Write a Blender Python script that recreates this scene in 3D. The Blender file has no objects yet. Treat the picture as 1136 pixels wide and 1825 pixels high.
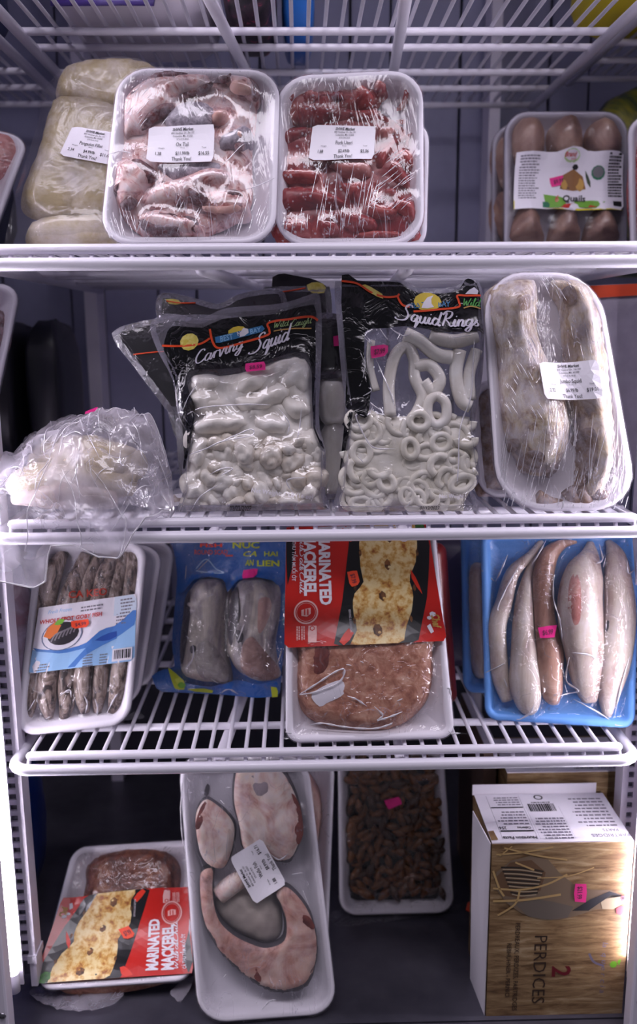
import bpy, math, random
import numpy as np
from mathutils import Vector, Matrix, noise
from mathutils.geometry import delaunay_2d_cdt

random.seed(7)
SC = bpy.context.scene
COL = SC.collection
PI = math.pi

# ------------------------------------------------------------------ camera, world, light, exposure
FOC, PITCH, YAW, ROLL = 1590.5, .2016, .0205, -.0068
CAM = np.array([-.0234, -.8395, .74])
_F = np.array([math.sin(YAW) * math.cos(PITCH), math.cos(YAW) * math.cos(PITCH), -math.sin(PITCH)])
_r0 = np.array([math.cos(YAW), -math.sin(YAW), 0]); _u0 = np.cross(_r0, _F)
_R = math.cos(ROLL) * _r0 + math.sin(ROLL) * _u0
_U = -math.sin(ROLL) * _r0 + math.cos(ROLL) * _u0
cam = bpy.data.objects.new('camera', bpy.data.cameras.new('camera'))
COL.objects.link(cam); SC.camera = cam
cam.matrix_world = Matrix([[_R[i], _U[i], -_F[i], CAM[i]] for i in range(3)] + [[0, 0, 0, 1]])
cam.data.sensor_fit = 'VERTICAL'; cam.data.sensor_height = 36.0; cam.data.sensor_width = 36 * 1136 / 1825
cam.data.lens = FOC / 1825 * 36
cam.data.clip_start = .02
cam.data.dof.use_dof = True
cam.data.dof.focus_distance = .87
cam.data.dof.aperture_fstop = 4.0

world = bpy.data.worlds.new('world'); SC.world = world
world.use_nodes = True
world.node_tree.nodes['Background'].inputs[0].default_value = (.80, .76, .92, 1)
world.node_tree.nodes['Background'].inputs[1].default_value = .115

def area(name, loc, target, size, power, color):
    d = bpy.data.lights.new(name, 'AREA'); d.shape = 'RECTANGLE'; d.size, d.size_y = size
    d.energy = power; d.color = color
    o = bpy.data.objects.new(name, d); COL.objects.link(o); o.location = loc
    o.rotation_euler = (Vector(target) - Vector(loc)).to_track_quat('-Z', 'Y').to_euler()
    return o
# the shop's ceiling lights above the aisle behind the photographer
area('shop_ceiling_light', (-.1, -.80, 2.2), (0, 0, .6), (2.4, .35), 25, (.94, .87, 1.0))
LED_STRENGTH = 42.0
LED_COLOR = (.94, .87, 1.0)

SC.view_settings.view_transform = 'Standard'; SC.view_settings.look = 'None'
SC.view_settings.exposure = 0.0; SC.view_settings.gamma = 1.0
SC.view_settings.use_curve_mapping = False
cy = SC.cycles
cy.max_bounces = 10; cy.diffuse_bounces = 4; cy.glossy_bounces = 3; cy.transmission_bounces = 4
cy.transparent_max_bounces = 24; cy.caustics_reflective = False; cy.caustics_refractive = False
cy.sample_clamp_indirect = 3.0; cy.sample_clamp_direct = 30.0

# ------------------------------------------------------------------ pixel -> ray helpers (real distances are set by the planes)
def ray(x, y): return _F + (x - 568) / FOC * _R - (y - 912.5) / FOC * _U
def at_z(x, y, z): d = ray(x, y); return CAM + (z - CAM[2]) / d[2] * d
def at_y(x, y, Y): d = ray(x, y); return CAM + (Y - CAM[1]) / d[1] * d
def proj(P):
    d = np.array(P, float) - CAM; w = d @ _F
    return 568 + FOC * (d @ _R) / w, 912.5 - FOC * (d @ _U) / w
def at_x_yz(x, Y, z):
    y = 900
    for _ in range(8):
        P = at_y(x, y, Y); y = proj((P[0], Y, z))[1]
    return np.array([at_y(x, y, Y)[0], Y, z])
def V(x0, y0, s):
    return lambda *p: [(x0 + a / s, y0 + b / s) for a, b in p]

# ------------------------------------------------------------------ materials
def C(h):
    v = [int(h[i:i + 2], 16) / 255 for i in (0, 2, 4)]
    return tuple((x / 12.92 if x <= .04045 else ((x + .055) / 1.055) ** 2.4) for x in v) + (1,)
MATS = {}
class NT:
    def __init__(s, name):
        s.m = bpy.data.materials.new(name); s.m.use_nodes = True
        s.t = s.m.node_tree; s.t.nodes.clear()
        s.out = s.n('ShaderNodeOutputMaterial')
    def n(s, kind, props=None, **inp):
        nd = s.t.nodes.new(kind)
        for k, v in (props or {}).items(): setattr(nd, k, v)
        for k, v in inp.items():
            key = int(k[1:]) if k[0] == '_' and k[1:].isdigit() else k.replace('_', ' ')
            s.set(nd.inputs[key], v)
        return nd
    def set(s, sock, v):
        if isinstance(v, bpy.types.NodeSocket): s.t.links.new(v, sock)
        elif isinstance(v, bpy.types.Node): s.t.links.new(v.outputs[0], sock)
        else: sock.default_value = v
    def coords(s, scale=(1, 1, 1), rot=(0, 0, 0)):
        tc = s.n('ShaderNodeTexCoord'); mp = s.n('ShaderNodeMapping')
        s.t.links.new(tc.outputs['Object'], mp.inputs[0])
        mp.inputs['Scale'].default_value = scale; mp.inputs['Rotation'].default_value = rot
        return mp.outputs[0]
    def noise(s, vec, scale, detail=4, rough=.55, dist=0):
        return s.n('ShaderNodeTexNoise', Vector=vec, Scale=scale, Detail=detail, Roughness=rough, Distortion=dist).outputs[0]
    def ramp(s, fac, stops, interp='LINEAR'):
        r = s.n('ShaderNodeValToRGB'); r.color_ramp.interpolation = interp
        e = r.color_ramp.elements
        while len(e) < len(stops): e.new(.5)
        for el, (p, c) in zip(e, stops):
            el.position = p; el.color = c if not isinstance(c, (int, float)) else (c, c, c, 1)
        s.set(r.inputs[0], fac); return r.outputs[0]
    def math(s, op, a, b=0.0, clamp=False):
        m = s.n('ShaderNodeMath', {'operation': op, 'use_clamp': clamp}); s.set(m.inputs[0], a); s.set(m.inputs[1], b); return m.outputs[0]
    def mixc(s, fac, a, b):
        m = s.n('ShaderNodeMix', {'data_type': 'RGBA'}); s.set(m.inputs[0], fac); s.set(m.inputs[6], a); s.set(m.inputs[7], b); return m.outputs[2]
    def bump(s, h, strength, dist=.002):
        return s.n('ShaderNodeBump', Height=h, Strength=strength, Distance=dist).outputs[0]
    def mixs(s, fac, a, b):
        m = s.n('ShaderNodeMixShader'); s.set(m.inputs[0], fac); s.set(m.inputs[1], a); s.set(m.inputs[2], b); return m.outputs[0]
    def done(s, surf): s.set(s.out.inputs[0], surf); return s.m

def plain(name, col, rough=.5, metal=0.0, bump=None, emit=0, coat=0.0, mottle=0.0):
    if name in MATS: return MATS[name]
    t = NT(name); col = C(col) if isinstance(col, str) else col
    b = t.n('ShaderNodeBsdfPrincipled', Base_Color=col, Roughness=rough, Metallic=metal)
    if coat: b.inputs['Coat Weight'].default_value = coat; b.inputs['Coat Roughness'].default_value = .12
    if mottle:
        v = t.noise(t.coords(), 60)
        t.set(b.inputs['Base Color'], t.mixc(t.ramp(v, [(.35, 0.0), (.7, mottle)]), col, tuple(x * .55 for x in col[:3]) + (1,)))
    if bump: t.set(b.inputs['Normal'], t.bump(t.noise(t.coords(), bump[0]), bump[1], .001))
    if emit: b.inputs['Emission Color'].default_value = col; b.inputs['Emission Strength'].default_value = emit
    MATS[name] = t.done(b.outputs[0]); return MATS[name]

def organic(name, stops, scale=40, dist=.6, rough=.45, bump=.3, frost=0.0, frost_scale=70, frost_col='e6e0ec', specks=0.0, stretch=(1, 1, 1), detail=5):
    """flesh: banded noise colours, a broken layer of white frost, small ice specks"""
    if name in MATS: return MATS[name]
    t = NT(name); co = t.coords(stretch)
    v = t.noise(co, scale, detail, .6, dist)
    col = t.ramp(v, [(p, C(c)) for p, c in stops])
    if frost:
        f = t.noise(t.coords(), frost_scale, 6, .7)
        col = t.mixc(t.ramp(f, [(.42, 0.0), (.68, frost)]), col, C(frost_col))
    if specks:
        vo = t.n('ShaderNodeTexVoronoi', Vector=t.coords(), Scale=210.0, Randomness=1.0)
        w = t.noise(t.coords(), 60, 2)
        col = t.mixc(t.math('MULTIPLY', t.ramp(vo.outputs['Distance'], [(.2, specks), (.3, 0.0)]), t.ramp(w, [(.48, 0.0), (.6, 1.0)])), col, C('efe6ee'))
    b = t.n('ShaderNodeBsdfPrincipled', Base_Color=col, Roughness=rough)
    t.set(b.inputs['Normal'], t.bump(t.noise(co, scale * 2.5, 5), bump, .0015))
    MATS[name] = t.done(b.outputs[0]); return MATS[name]

def film(name, haze=.06, haze_col='e9e4f2', gloss=.55, rough=.10, scale=28, stretch=(1, 1, 1), rot=(0, 0, 0), wrinkle=.5, wdist=.004, streak=0.0, base=.015, cap=.30, tint=(1, 1, 1, 1)):
    """clear plastic: mostly transparent, mirror-like on its folds, a little milky"""
    if name in MATS: return MATS[name]
    t = NT(name); co = t.coords(stretch, rot)
    n1 = t.noise(co, scale, 3, .5, 1.2)
    ridge = t.math('ABSOLUTE', t.math('SUBTRACT', n1, .5))
    n2 = t.noise(t.coords(stretch, tuple(r + .5 for r in rot)), scale * 2.7, 2, .5, .8)
    ridge2 = t.math('ABSOLUTE', t.math('SUBTRACT', n2, .5))
    h = t.math('ADD', t.math('POWER', ridge, .7), t.math('MULTIPLY', ridge2, .35))
    nor = t.bump(h, wrinkle, wdist)
    fr = t.n('ShaderNodeFresnel', IOR=1.5, Normal=nor).outputs[0]
    fac = t.math('ADD', t.math('MINIMUM', t.math('MULTIPLY', fr, gloss), cap), base, True)
    gl = t.n('ShaderNodeBsdfGlossy', Color=(1, 1, 1, 1), Roughness=rough, Normal=nor)
    tr = t.n('ShaderNodeBsdfTransparent', Color=tint)
    s = t.mixs(fac, tr.outputs[0], gl.outputs[0])
    if haze or streak:
        df = t.n('ShaderNodeBsdfDiffuse', Color=C(haze_col), Normal=nor); tl = t.n('ShaderNodeBsdfTranslucent', Color=C(haze_col))
        ml = t.mixs(.35, df.outputs[0], tl.outputs[0])
        hz = t.math('MULTIPLY', t.ramp(t.noise(t.coords(), 22, 3), [(.3, .35), (.7, 1.0)]), haze)
        if streak:
            thin = t.ramp(ridge, [(0.0, streak), (.010, 0.0)])  # fold highlights put into the film as thin white lines
            msk = t.ramp(t.noise(t.coords(), 14, 2), [(.45, 0.0), (.6, 1.0)])
            hz = t.math('ADD', hz, t.math('MULTIPLY', thin, msk), True)
        s = t.mixs(hz, s, ml)
    MATS[name] = t.done(s); return MATS[name]

# ------------------------------------------------------------------ meshes and objects
def mk(name, verts, faces, mats, parent=None, smooth=True, fm=None, **props):
    me = bpy.data.meshes.new(name)
    me.from_pydata([tuple(map(float, v)) for v in verts], [], [tuple(int(i) for i in f) for f in faces])
    for m in (mats if isinstance(mats, (list, tuple)) else [mats]): me.materials.append(m)
    if fm is not None: me.polygons.foreach_set('material_index', list(fm))
    if smooth: me.polygons.foreach_set('use_smooth', [True] * len(me.polygons))
    me.update()
    return ob(name, me, parent, **props)
def ob(name, me, parent=None, **props):
    o = bpy.data.objects.new(name, me); COL.objects.link(o)
    if parent is not None: o.parent = parent
    for k, v in props.items(): o[k] = v
    return o
def empty(name, mat, label, cat, group=None):
    o = bpy.data.objects.new(name, None); COL.objects.link(o); o.empty_display_size = .02
    o.matrix_world = mat
    o['label'] = label; o['category'] = cat
    if group: o['group'] = group
    return o

class MB:
    """collects faces with materials, links them as one mesh"""
    def __init__(s): s.v = []; s.f = []; s.m = []; s.mats = []
    def mi(s, m):
        if m not in s.mats: s.mats.append(m)
        return s.mats.index(m)
    def add(s, vs, fs, m):
        o = len(s.v); s.v += [tuple(map(float, p)) for p in vs]; s.f += [tuple(int(i) + o for i in f) for f in fs]
        s.m += [s.mi(m)] * len(fs)
    def box(s, lo, hi, m):
        x0, y0, z0 = lo; x1, y1, z1 = hi
        s.add([(x0, y0, z0), (x1, y0, z0), (x1, y1, z0), (x0, y1, z0), (x0, y0, z1), (x1, y0, z1), (x1, y1, z1), (x0, y1, z1)],
              [(0, 3, 2, 1), (4, 5, 6, 7), (0, 1, 5, 4), (1, 2, 6, 5), (2, 3, 7, 6), (3, 0, 4, 7)], m)
    def tube(s, path, r, m, seg=10, closed=False, flat=1.0):
        v, f = tube_geo(path, r, seg, closed, flat); s.add(v, f, m)
    def build(s, name, parent=None, smooth=False, **props):
        return mk(name, s.v, s.f, s.mats, parent, smooth, s.m, **props)

def tube_geo(path, r, seg=10, closed=False, flat=1.0, up=None):
    P = [Vector(p) for p in path]; n = len(P)
    rs = r if isinstance(r, (list, tuple, np.ndarray)) else [r] * n
    vs = []; fs = []; prev = None
    for i, p in enumerate(P):
        a = P[(i - 1) % n] if closed or i else P[0]; b = P[(i + 1) % n] if closed or i < n - 1 else P[-1]
        t = (b - a).normalized()
        if up is not None: s1 = t.cross(Vector(up)); s1 = s1.normalized() if s1.length > 1e-6 else (prev or t.orthogonal().normalized())
        elif prev is None: s1 = t.orthogonal().normalized()
        else: s1 = prev - t * prev.dot(t); s1 = s1.normalized() if s1.length > 1e-6 else t.orthogonal().normalized()
        prev = s1; s2 = t.cross(s1)
        for k in range(seg):
            c = 2 * PI * k / seg
            vs.append(p + s1 * math.cos(c) * rs[i] + s2 * math.sin(c) * rs[i] * flat)
    m = n if closed else n - 1
    for i in range(m):
        for k in range(seg):
            a = i * seg + k; b = i * seg + (k + 1) % seg; c = ((i + 1) % n) * seg + (k + 1) % seg; d = ((i + 1) % n) * seg + k
            fs.append((a, d, c, b))
    if not closed:
        fs.append(tuple(range(seg))); fs.append(tuple(reversed(range((n - 1) * seg, n * seg))))
    return vs, fs

def smooth(pts, k=6, closed=True):
    P = np.array(pts, float); n = len(P); out = []
    for i in range(n if closed else n - 1):
        p0, p1, p2, p3 = (P[(i - 1) % n], P[i], P[(i + 1) % n], P[(i + 2) % n]) if closed else (P[max(i - 1, 0)], P[i], P[i + 1], P[min(i + 2, n - 1)])
        for j in range(k):
            t = j / k
            out.append(.5 * (2 * p1 + (p2 - p0) * t + (2 * p0 - 5 * p1 + 4 * p2 - p3) * t * t + (3 * p1 - p0 - 3 * p2 + p3) * t ** 3))
    if not closed: out.append(P[-1])
    return np.array(out)
def resample(P, step, closed=True):
    P = np.array(P, float); Q = np.vstack([P, P[:1]]) if closed else P
    L = np.r_[0, np.cumsum(np.linalg.norm(np.diff(Q, axis=0), axis=1))]
    n = max(int(L[-1] / step), 6 if closed else 2)
    s = np.linspace(0, L[-1], n + (0 if closed else 1), endpoint=not closed)
    return np.stack([np.interp(s, L, Q[:, i]) for i in range(Q.shape[1])], 1)
def sdist(poly, pts):
    """distance to a closed outline, positive inside"""
    A = np.array(poly, float); B = np.roll(A, -1, 0); pts = np.asarray(pts, float)
    d = np.full(len(pts), 1e9); ins = np.zeros(len(pts), bool); x, y = pts[:, 0], pts[:, 1]
    for a, b in zip(A, B):
        e = b - a; L = e @ e
        if L < 1e-18: continue
        t = np.clip(((pts - a) @ e) / L, 0, 1)
        d = np.minimum(d, np.hypot(x - a[0] - t * e[0], y - a[1] - t * e[1]))
        if a[1] != b[1]:
            c = (a[1] > y) != (b[1] > y)
            ins ^= c & (x < e[0] * (y - a[1]) / e[1] + a[0])
    return np.where(ins, d, -d)
def fill(outline, step, exact=False):
    """triangulate an outline with a jittered grid of inner points"""
    out = np.array(outline, float) if exact else resample(outline, step)
    lo, hi = out.min(0), out.max(0)
    xs = np.arange(lo[0] + step / 2, hi[0], step); ys = np.arange(lo[1] + step / 2, hi[1], step * .9)
    G = np.array([(x + (step / 2 if j % 2 else 0), y) for j, y in enumerate(ys) for x in xs]).reshape(-1, 2)
    if len(G):
        G = G + np.random.RandomState(3).uniform(-.12, .12, G.shape) * step
        G = G[sdist(out, G) > step * .55]
    pts = np.vstack([out, G]) if len(G) else out
    n = len(out)
    r = delaunay_2d_cdt([Vector(p) for p in pts], [(i, (i + 1) % n) for i in range(n)], [], 1, 1e-7)
    v = np.array([tuple(p) for p in r[0]]); fs = []
    for f in r[2]:
        a, b, c = (v[i] for i in f[:3])
        ar = (b[0] - a[0]) * (c[1] - a[1]) - (b[1] - a[1]) * (c[0] - a[0])
        fs.append(tuple(f) if ar > 0 else tuple(reversed(f)))
    return v, fs
def rrect(w, h, r, inset=0.0, n=6):
    r = max(r - inset, .001); p = []
    for cx, cz, a0 in ((w - inset - r, h - inset - r, 0), (inset + r, h - inset - r, PI / 2), (inset + r, inset + r, PI), (w - inset - r, inset + r, 1.5 * PI)):
        for k in range(n + 1):
            a = a0 + PI / 2 * k / n; p.append((cx + r * math.cos(a), cz + r * math.sin(a)))
    return np.array(p)

# ------------------------------------------------------------------ text (flat print, built-in font)
_tc = {}
def text_geo(s, bold=0.0, shear=0.0, res=2):
    k = (s, bold, shear)
    if k in _tc: return _tc[k]
    cu = bpy.data.curves.new('t', 'FONT'); cu.body = s; cu.offset = bold; cu.shear = shear; cu.resolution_u = res
    o = bpy.data.objects.new('t', cu)
    me = o.to_mesh()
    v = np.array([(p.co.x, p.co.y) for p in me.vertices]).reshape(-1, 2); f = [tuple(p.vertices) for p in me.polygons]
    if len(f):
        a = me.polygons[0].normal.z
        if a < 0: f = [tuple(reversed(q)) for q in f]
    o.to_mesh_clear(); bpy.data.objects.remove(o); bpy.data.curves.remove(cu)
    _tc[k] = (v, f); return _tc[k]

class Patch:
    """a printed area: (s across, t down) in 0..1 laid over a pack's surface"""
    def __init__(s, corners, hfun, off=.0004):
        s.c = [np.array(c, float) for c in corners]  # TL TR BR BL in (u, v)
        s.h = hfun; s.off = off
        s.w = (np.linalg.norm(s.c[1] - s.c[0]) + np.linalg.norm(s.c[2] - s.c[3])) / 2
        s.hh = (np.linalg.norm(s.c[3] - s.c[0]) + np.linalg.norm(s.c[2] - s.c[1])) / 2
        s.mb = MB(); s.layer = 0
        e1, e2 = s.c[1] - s.c[0], s.c[3] - s.c[0]
        s.flip = (e1[0] * e2[1] - e1[1] * e2[0]) > 0
    def uv(s, a, b):
        a = np.asarray(a, float)[:, None]; b = np.asarray(b, float)[:, None]
        return (s.c[0] * (1 - a) + s.c[1] * a) * (1 - b) + (s.c[3] * (1 - a) + s.c[2] * a) * b
    def put(s, st, faces, mat, lay=1):
        st = np.asarray(st, float).reshape(-1, 2)
        q = s.uv(st[:, 0], st[:, 1]); h = s.h(q) + s.off + lay * .00022
        s.mb.add(np.stack([q[:, 0], -h, q[:, 1]], 1), faces, mat)
    def poly(s, st, mat, lay=1, k=0, step=.004, rel=None):
        P = smooth(st, k) if k else np.array(st, float)
        P = P * (s.w, s.hh)
        v, f = fill(P, step, exact=(k == 0 and step > .02))
        s.put(v / (s.w, s.hh), [tuple(reversed(q)) for q in f] if not s.flip else f, mat, lay)
    def rect(s, a, b, c, d, mat, lay=1, step=.02): s.poly([(a, b), (c, b), (c, d), (a, d)], mat, lay, 0, step)
    def flat(s, a, b, c, d, mat, lay=2): s.put([(a, b), (c, b), (c, d), (a, d)], [(0, 3, 2, 1)], mat, lay)
    def ellipse(s, cs, ct, rs, rt, mat, lay=1, n=28, step=.005):
        s.poly([(cs + rs * math.cos(2 * PI * i / n), ct + rt * math.sin(2 * PI * i / n)) for i in range(n)], mat, lay, 0, step)
    def ring(s, cs, ct, r, th, mat, lay=2, n=36):  # r, th in metres
        st = []; fs = []
        for i in range(n):
            a = 2 * PI * i / n
            for q in (r, r - th): st.append((cs + q * math.cos(a) / s.w, ct + q * math.sin(a) / s.hh))
        for i in range(n): j = (i + 1) % n; fs.append((2 * i, 2 * i + 1, 2 * j + 1, 2 * j))
        s.put(st, fs, mat, lay)
    def text(s, body, a, b, size, mat, align='C', bold=0.0, shear=0.0, sx=.85, lay=2, width=None):
        """size: letter height as a share of the patch's height; (a, b): anchor on the middle of the letters"""
        v, f = text_geo(body, bold, shear)
        if not len(v): return
        k = size * s.hh / .7; x = v[:, 0] * k * sx; y = v[:, 1] * k
        if width: x = x * (width * s.w / max(x.max() - x.min(), 1e-6))
        x0 = {'C': (x.max() + x.min()) / 2, 'L': x.min(), 'R': x.max()}[align]
        s.put(np.stack([a + (x - x0) / s.w, b - (y - .35 * k) / s.hh], 1), f, mat, lay)
    def script(s, body, a, b, xh, mat, slant=.25, wid=.22, rise=0.0, lay=2, gap=1.0, total=None):
        """brush lettering from strokes; xh: x-height in metres; (a, b): start of the base line"""
        x = 0; strokes = []
        for ch in body:
            if ch == ' ': x += .7; continue
            adv, ls = GLYPH[ch]
            for st in ls: strokes.append([(x + px, py) for px, py in st])
            x += adv * gap
        k = (total / x / xh) if total else 1.0
        for st in strokes:
            P = smooth(st, 7, False) if len(st) > 2 else np.array(st, float)
            P = np.stack([(P[:, 0] * k + P[:, 1] * slant), P[:, 1]], 1)
            d = np.gradient(P, axis=0); d /= np.maximum(np.linalg.norm(d, axis=1), 1e-6)[:, None]
            nrm = np.stack([-d[:, 1], d[:, 0]], 1)
            w = wid * (.42 + .75 * np.abs(d[:, 0] * .35 + d[:, 1] * .94)) / 2
            w[0] *= .5; w[-1] *= .4
            L = P + nrm * w[:, None]; R = P - nrm * w[:, None]
            n = len(P); Q = np.vstack([L, R]) * xh
            Q[:, 1] += rise * Q[:, 0]
            s.put(np.stack([a + Q[:, 0] / s.w, b - Q[:, 1] / s.hh], 1), [(i, n + i, n + i + 1, i + 1) for i in range(n - 1)], mat, lay)
    def line(s, st, th, mat, lay=2, closed=False, k=5):
        P = smooth(st, k, closed) * (s.w, s.hh)
        if closed: P = np.vstack([P, P[:1]])
        d = np.gradient(P, axis=0); d /= np.maximum(np.linalg.norm(d, axis=1), 1e-9)[:, None]
        nrm = np.stack([-d[:, 1], d[:, 0]], 1) * th / 2; n = len(P)
        Q = np.vstack([P + nrm, P - nrm]) / (s.w, s.hh)
        s.put(Q, [(i, i + 1, n + i + 1, n + i) for i in range(n - 1)], mat, lay)
    def barcode(s, a, b, c, d, mat, seed=1, vertical=True):
        r = random.Random(seed); x = a
        while x < c:
            w = r.choice((.012, .018, .03)) * (c - a); s.flat(x, b, min(x + w, c), d, mat, 3); x += w + r.choice((.012, .02, .03)) * (c - a)
    def greek(s, a, b, c, rows, dt, mat, seed=1, th=.45):
        """lines of type too small to read in the photograph, as rows of short dashes"""
        r = random.Random(seed)
        for i in range(rows):
            x = a; t = b + i * dt; end = c - r.uniform(0, .25) * (c - a)
            while x < end:
                w = r.uniform(.03, .11) * (c - a) * 1.6; s.flat(x, t, min(x + w, end), t + dt * th, mat, 2); x += w + .02 * (c - a) * 1.5
    def build(s, name, parent, **pr): return s.mb.build(name, parent, False, **pr)

GLYPH = {
 'a': (1.0, [[(.75, .9), (.4, 1), (.1, .6), (.15, .1), (.45, 0), (.75, .5), (.8, .95), (.72, .3), (.85, 0), (1.05, .2)]]),
 'C': (1.25, [[(1.1, 1.6), (.9, 1.9), (.5, 1.8), (.1, 1.1), (.1, .4), (.4, 0), (.9, .1), (1.3, .45)]]),
 'r': (.78, [[(0, .2), (.25, .9), (.3, .4), (.3, 0)], [(.3, .6), (.5, .95), (.78, .9)]]),
 'v': (.92, [[(0, .85), (.2, .9), (.3, .1), (.42, 0), (.75, .9), (.95, .8)]]),
 'i': (.52, [[(0, .3), (.2, .95), (.15, .2), (.3, 0), (.55, .25)], [(.22, 1.3), (.3, 1.42)]]),
 'n': (.95, [[(0, .3), (.15, .95), (.15, 0)], [(.15, .6), (.5, .95), (.65, .7), (.6, .15), (.75, 0), (.98, .25)]]),
 'g': (1.0, [[(.7, .85), (.4, 1), (.1, .6), (.15, .15), (.45, .1), (.7, .5), (.78, .95), (.7, -.3), (.4, -.8), (.1, -.6), (.4, -.2), (1.0, .25)]]),
 'S': (1.4, [[(1.35, 1.8), (1.15, 2.1), (.75, 2.0), (.55, 1.6), (.8, 1.2), (1.0, .8), (.85, .25), (.4, 0), (-.3, .05), (-.5, .3)]]),
 'q': (1.02, [[(.7, .85), (.4, 1), (.1, .6), (.15, .15), (.45, .1), (.7, .5), (.78, .95), (.72, -.3), (.62, -.85)], [(.62, -.8), (.8, -.4), (1.02, .2)]]),
 'u': (1.02, [[(0, .5), (.15, .95), (.1, .3), (.3, 0), (.6, .3), (.7, .95), (.68, .25), (.82, 0), (1.04, .25)]]),
 'd': (1.05, [[(.7, .85), (.4, 1), (.1, .6), (.15, .1), (.45, 0), (.75, .5), (.95, 1.9), (.78, .3), (.9, 0), (1.1, .2)]]),
 'R': (1.35, [[(.35, 1.8), (.25, .9), (.1, 0)], [(-.1, 1.5), (.3, 1.95), (.9, 1.9), (1.0, 1.5), (.7, 1.1), (.35, 1.0), (.8, .5), (1.1, 0), (1.4, .2)]]),
 's': (.7, [[(0, .2), (.35, .95), (.3, .7), (.55, .35), (.45, .05), (.1, .05)]]),
 'W': (1.5, [[(0, 1.8), (.2, .1), (.6, 1.2), (.8, .1), (1.4, 1.9)]]),
 'l': (.5, [[(0, .2), (.35, 1.7), (.25, 1.9), (.1, 1.2), (.15, .1), (.3, 0), (.55, .2)]]),
 'h': (.85, [[(0, .2), (.3, 1.7), (.15, 1.8), (.1, 0)], [(.1, .6), (.4, .95), (.55, .6), (.5, .1), (.85, .2)]]),
 't': (.55, [[(.25, 1.5), (.2, .2), (.35, 0), (.58, .2)], [(0, 1.0), (.5, 1.05)]]),
 '&': (1.0, [[(.9, .2), (.3, 1.3), (.5, 1.6), (.7, 1.3), (.1, .5), (.4, 0), (.9, .7)]]),
}

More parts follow.
